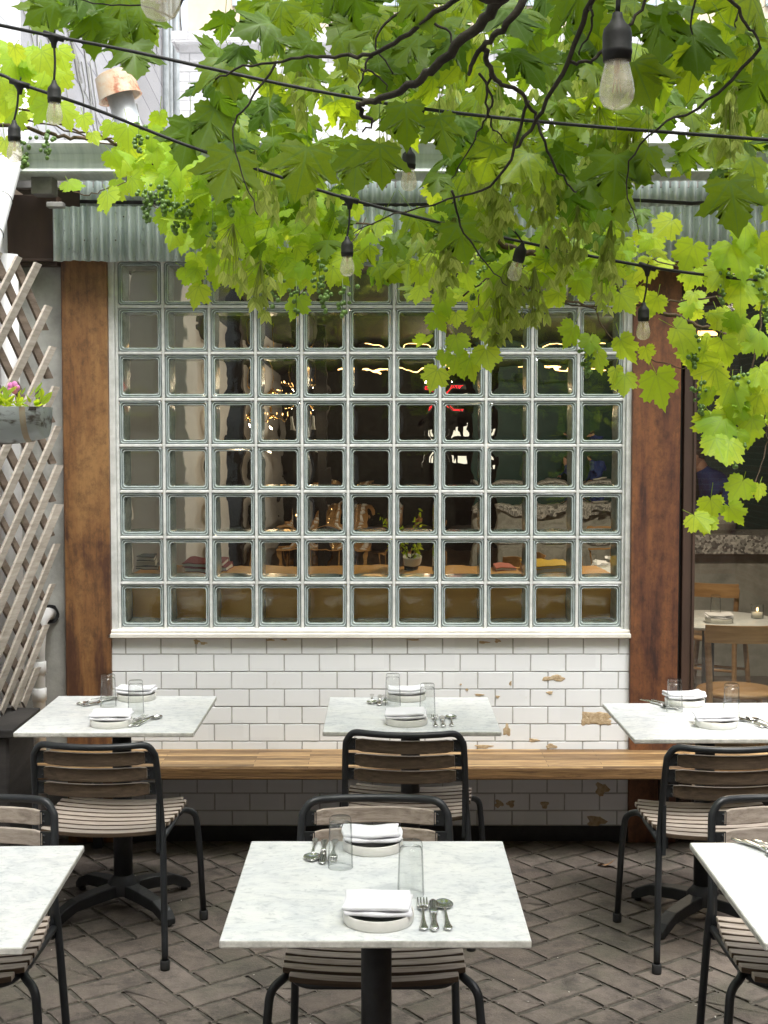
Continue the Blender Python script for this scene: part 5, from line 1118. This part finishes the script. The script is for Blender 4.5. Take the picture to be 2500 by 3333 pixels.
pl_ = bpy.data.lights.new('tube_light', 'POINT'); pl_.energy = 4; pl_.color = (1, .75, .5); pl_.shadow_soft_size = .02; lo = bpy.data.objects.new('tube_light', pl_); COL.objects.link(lo); lo.location = (.6, 10.3, 2.4); tag(lo, 'warm tube lamp glow', 'lamp')
pl_ = bpy.data.lights.new('room_fill_light', 'POINT'); pl_.energy = 42; pl_.color = (1, .8, .6); pl_.shadow_soft_size = .02; lo = bpy.data.objects.new('room_fill_light', pl_); COL.objects.link(lo); lo.location = (1.9, 7.5, 2.5); tag(lo, 'added warm fill light for the room behind the right window', 'lamp')  # added fill light without a fitting, brightens the room behind the right window
# wooden chairs inside
def wood_chair():
    E = empty('wooden_chair'); mb = MB(); mb.lathe([(0, .44), (.2, .44), (.21, .45), (.2, .465), (0, .46)], 28); mb.build('seat', 'honey_wood', E)
    for s_ in (-1, 1):
        mb = MB(); mb.tube([(s_ * .2, -.16, 0), (s_ * .16, -.15, .44)], .017, 10); mb.build('leg', 'honey_wood', E)
        mb = MB(); mb.tube(smooth_path([(s_ * .2, .22, 0), (s_ * .18, .17, .44), (s_ * .21, .23, .8)]), .017, 10); mb.build('leg', 'honey_wood', E)
    mb = MB(); pts = [(x, .235 + .05 * (1 - (x / .22) ** 2), .79) for x in (-.22, -.15, -.07, 0, .07, .15, .22)]
    for i, p in enumerate(smooth_path(pts, 3)[:-1]):
        nx = smooth_path(pts, 3)[i + 1]; c = (p + nx) / 2; a = math.atan2(nx.y - p.y, nx.x - p.x); mb.box(c, ((nx - p).length + .002, .016, .09), Matrix.Rotation(a, 3, 'Z'))
    mb.build('backrest', 'honey_wood', E)
    mb = MB(); mb.tube([(-.17, .17, .25), (.17, .17, .25)], .01, 8); mb.tube([(-.18, -.15, .22), (.18, -.15, .22)], .01, 8); mb.build('stretcher', 'honey_wood', E); return E
w0_ = wood_chair(); spots = [(1.86, 7.15, R(180), 'light wood chair with curved back pushed to the round table nearest the window'), (2.22, 9.1, R(150), 'light wood chair standing before the terrazzo counter'), (1.25, 8.3, R(160), 'light wood chair behind the tenth block column'), (-.75, 9.7, R(90), 'light wood chair at the left of the long table'), (lx + .75, 10.2, R(-90), 'light wood chair at the right of the long table')]
for i, (x, y, rz, lab) in enumerate(spots):
    o = w0_ if i == 0 else dup(w0_, (x, y, 0), rz); o.location = (x, y, 0); o.rotation_euler = (0, 0, rz); tag(o, lab, 'chair', 'light wood chairs inside the dining room')
# round table
RT = empty('round_table', (1.86, 7.78, 0), 0, 'round marble table seen through the window at right', 'table'); rt_z = .75
mb = MB(); mb.lathe([(0, .75), (.375, .75), (.38, .745), (.38, .735), (.37, .73), (0, .73)], 56); mb.build('tabletop', 'marble', RT); mb = MB(); mb.tube([(0, 0, 0), (0, 0, .73)], .035, 16); mb.lathe([(0, .02), (.2, .02), (.22, 0)], 24); mb.build('pole', 'cast_iron', RT)
for (dx, dy, lab) in ((-.15, .15, 'rear left of the round inner table'), (.02, -.17, 'near edge of the round inner table')):
    o = plate0.copy(); COL.objects.link(o); o.location = (1.86 + dx, 7.78 + dy, .75); tag(o, 'cream plate, ' + lab, 'plate', 'plates on the round inner table')
    o = naps[1].copy(); COL.objects.link(o); o.location = (1.86 + dx, 7.785 + dy, .755); o.rotation_euler = (0, 0, 0); tag(o, 'folded napkin, ' + lab, 'napkin', 'napkins on the round inner table')
for (dx, dy, lab) in ((.06, .08, 'tumbler in the middle of the round inner table'), (-.27, .06, 'tumbler at the left of the round inner table, half behind the frame')):
    o = glass0.copy(); COL.objects.link(o); o.location = (1.86 + dx, 7.78 + dy, .75); tag(o, lab, 'drinking glass', 'tumblers on the round inner table')
candle(2.14, 7.78, .75, 'lit candle in a glass on the round inner table')
# counter
CT = empty('counter', (2.3, 10.2, 0), 0, 'speckled terrazzo bar counter behind the person', 'counter')
mb = MB(); mb.box((0, 0, 1.0), (2.4, .6, .14)); mb.build('countertop', 'terrazzo', CT, .004); mb = MB(); mb.box((0, .05, .46), (2.3, .45, .92)); mb.build('counter_front', 'concrete', CT)
BW = empty('grey_bowl', (2.5, 10.1, 1.07), 0, 'grey bowl standing on the speckled counter', 'bowl'); mb = MB(); mb.lathe([(0, 0), (.07, 0), (.12, .1), (.125, .13), (.115, .13), (.1, .03), (0, .02)], 24); mb.build('bowl_body', 'concrete', BW)
# person
PE = empty('person', (2.66, 10.75, 0), 0, 'person in a dark blue shirt bending forward at the counter, back turned to the window', 'person')
def skin_mesh(name, verts, edges, radii, mat, parent, loc=(0, 0, 0)):
    me = bpy.data.meshes.new(name); me.from_pydata(verts, edges, []); me.materials.append(M[mat]); o = bpy.data.objects.new(name, me); COL.objects.link(o); o.parent = parent; o.location = loc
    sk = o.modifiers.new('skin', 'SKIN'); 
    for i, r_ in enumerate(radii): me.skin_vertices[0].data[i].radius = (r_ if isinstance(r_, tuple) else (r_, r_))
    me.skin_vertices[0].data[0].use_root = True; ss = o.modifiers.new('smooth', 'SUBSURF'); ss.levels = 2; ss.render_levels = 2; 
    return o
def add_skin(name, verts, edges, radii, mat, parent):
    me = bpy.data.meshes.new(name); me.from_pydata(verts, edges, []); me.materials.append(M[mat]); o = bpy.data.objects.new(name, me); COL.objects.link(o); o.parent = parent
    sk = o.modifiers.new('skin', 'SKIN')
    if not me.skin_vertices: bpy.context.view_layer.objects.active = o; 
    d = me.skin_vertices[0].data
    for i, r_ in enumerate(radii): d[i].radius = (r_, r_)
    d[0].use_root = True; sk.use_smooth_shade = True; ss = o.modifiers.new('smooth', 'SUBSURF'); ss.levels = 2; ss.render_levels = 2; return o
bod = [(0, 0, .95), (0, .0, 1.12), (-.03, .0, 1.3), (-.07, .0, 1.42), (-.14, .0, 1.5), (-.18, 0, 1.56),  # spine to neck
       (.03, -.17, 1.4), (-.04, -.22, 1.2), (-.14, -.2, 1.08), (-.04, .17, 1.42), (-.12, .2, 1.22), (-.24, .2, 1.1),
       (0, -.1, .85), (.0, -.11, .48), (0, -.12, .06), (-.1, -.12, .04), (0, .1, .85), (.0, .11, .48), (0, .12, .06), (-.1, .12, .04)]
ed = [(0, 1), (1, 2), (2, 3), (3, 4), (4, 5), (3, 6), (6, 7), (7, 8), (3, 9), (9, 10), (10, 11), (0, 12), (12, 13), (13, 14), (14, 15), (0, 16), (16, 17), (17, 18), (18, 19)]
rd = [.14, .135, .14, .12, .06, .055, .06, .045, .035, .06, .045, .035, .085, .06, .045, .035, .085, .06, .045, .035]
try: add_skin('body', bod, ed, rd, 'blue_cloth', PE)
except Exception as e: print('skin failed', e)
mb = MB(); mb.sphere((-.235, 0, 1.63), .09, 20, 14, (1.05, .82, 1.18)); mb.sphere((-.32, 0, 1.6), .014, 8, 6, (1.2, 1, 1.2)); 
for s_ in (-1, 1): mb.sphere((-.22, s_ * .075, 1.62), .022, 8, 6, (.9, .35, 1.3))
mb.tube([(-.14, 0, 1.5), (-.2, 0, 1.6)], .052, 14); mb.build('head', 'skin', PE)
mb = MB(); mb.sphere((-.215, 0, 1.67), .098, 18, 12, (1.02, .86, .95)); mb.build('hair', 'hair', PE)
for s_ in (-1, 1):
    mb = MB(); w_ = Vector((-.14 if s_ < 0 else -.24, s_ * .2, 1.09)); mb.sphere(w_ + Vector((-.04, 0, 0)), .034, 10, 8, (1.2, 1, .5))
    for k in range(4): f_ = w_ + Vector((-.07, (k - 1.5) * .017, 0)); mb.tube([f_, f_ + Vector((-.035, 0, 0)), f_ + Vector((-.055 - .006 * (k in (1, 2)), 0, -.02))], [.009, .008, .006], 8)
    f_ = w_ + Vector((-.03, -s_ * .03, 0)); mb.tube([f_, f_ + Vector((-.02, -s_ * .02, -.005)), f_ + Vector((-.045, -s_ * .024, -.012))], [.011, .009, .007], 8); mb.build('hand', 'skin', PE)
# fallen leaf
lv = Leaves(); lv.leaf('simple', (0, 0, 0), (1, .3, .1), (0, 0, 1), .07, .5, 3); lv.leaf('simple', (.01, 0, .004), (-.6, 1, .2), (0, .2, 1), .05, .5, 3)
fl = lv.build('fallen_leaf', 'tan_leaf'); fl.location = gz(1960, 2815, .012); tag(fl, 'crumpled brown leaf on the pavers below the bench', 'leaf')
mb = MB()
for k in range(140):
    p = Vector((random.uniform(-1.6, 1.8), random.uniform(2.2, 5.6), .002 + random.uniform(0, .002))); q = Matrix.Rotation(random.uniform(0, 6.28), 3, 'Z') @ Matrix.Rotation(random.uniform(-.4, .4), 3, 'X'); a = random.uniform(.0015, .005)
    mb.add([p + q @ Vector(t) * a for t in ((-1.6, 0, 0), (0, -.6, .1), (1.6, 0, .2), (0, .7, .1), (0, 0, .5))], [[0, 1, 4], [1, 2, 4], [2, 3, 4], [3, 0, 4], [0, 3, 2, 1]], False)
lt = mb.build('leaf_litter', 'paper_page'); tag(lt, 'tiny pale seed flakes scattered over the pavers', 'litter', None, 'stuff')
print('objects', len(COL.objects))
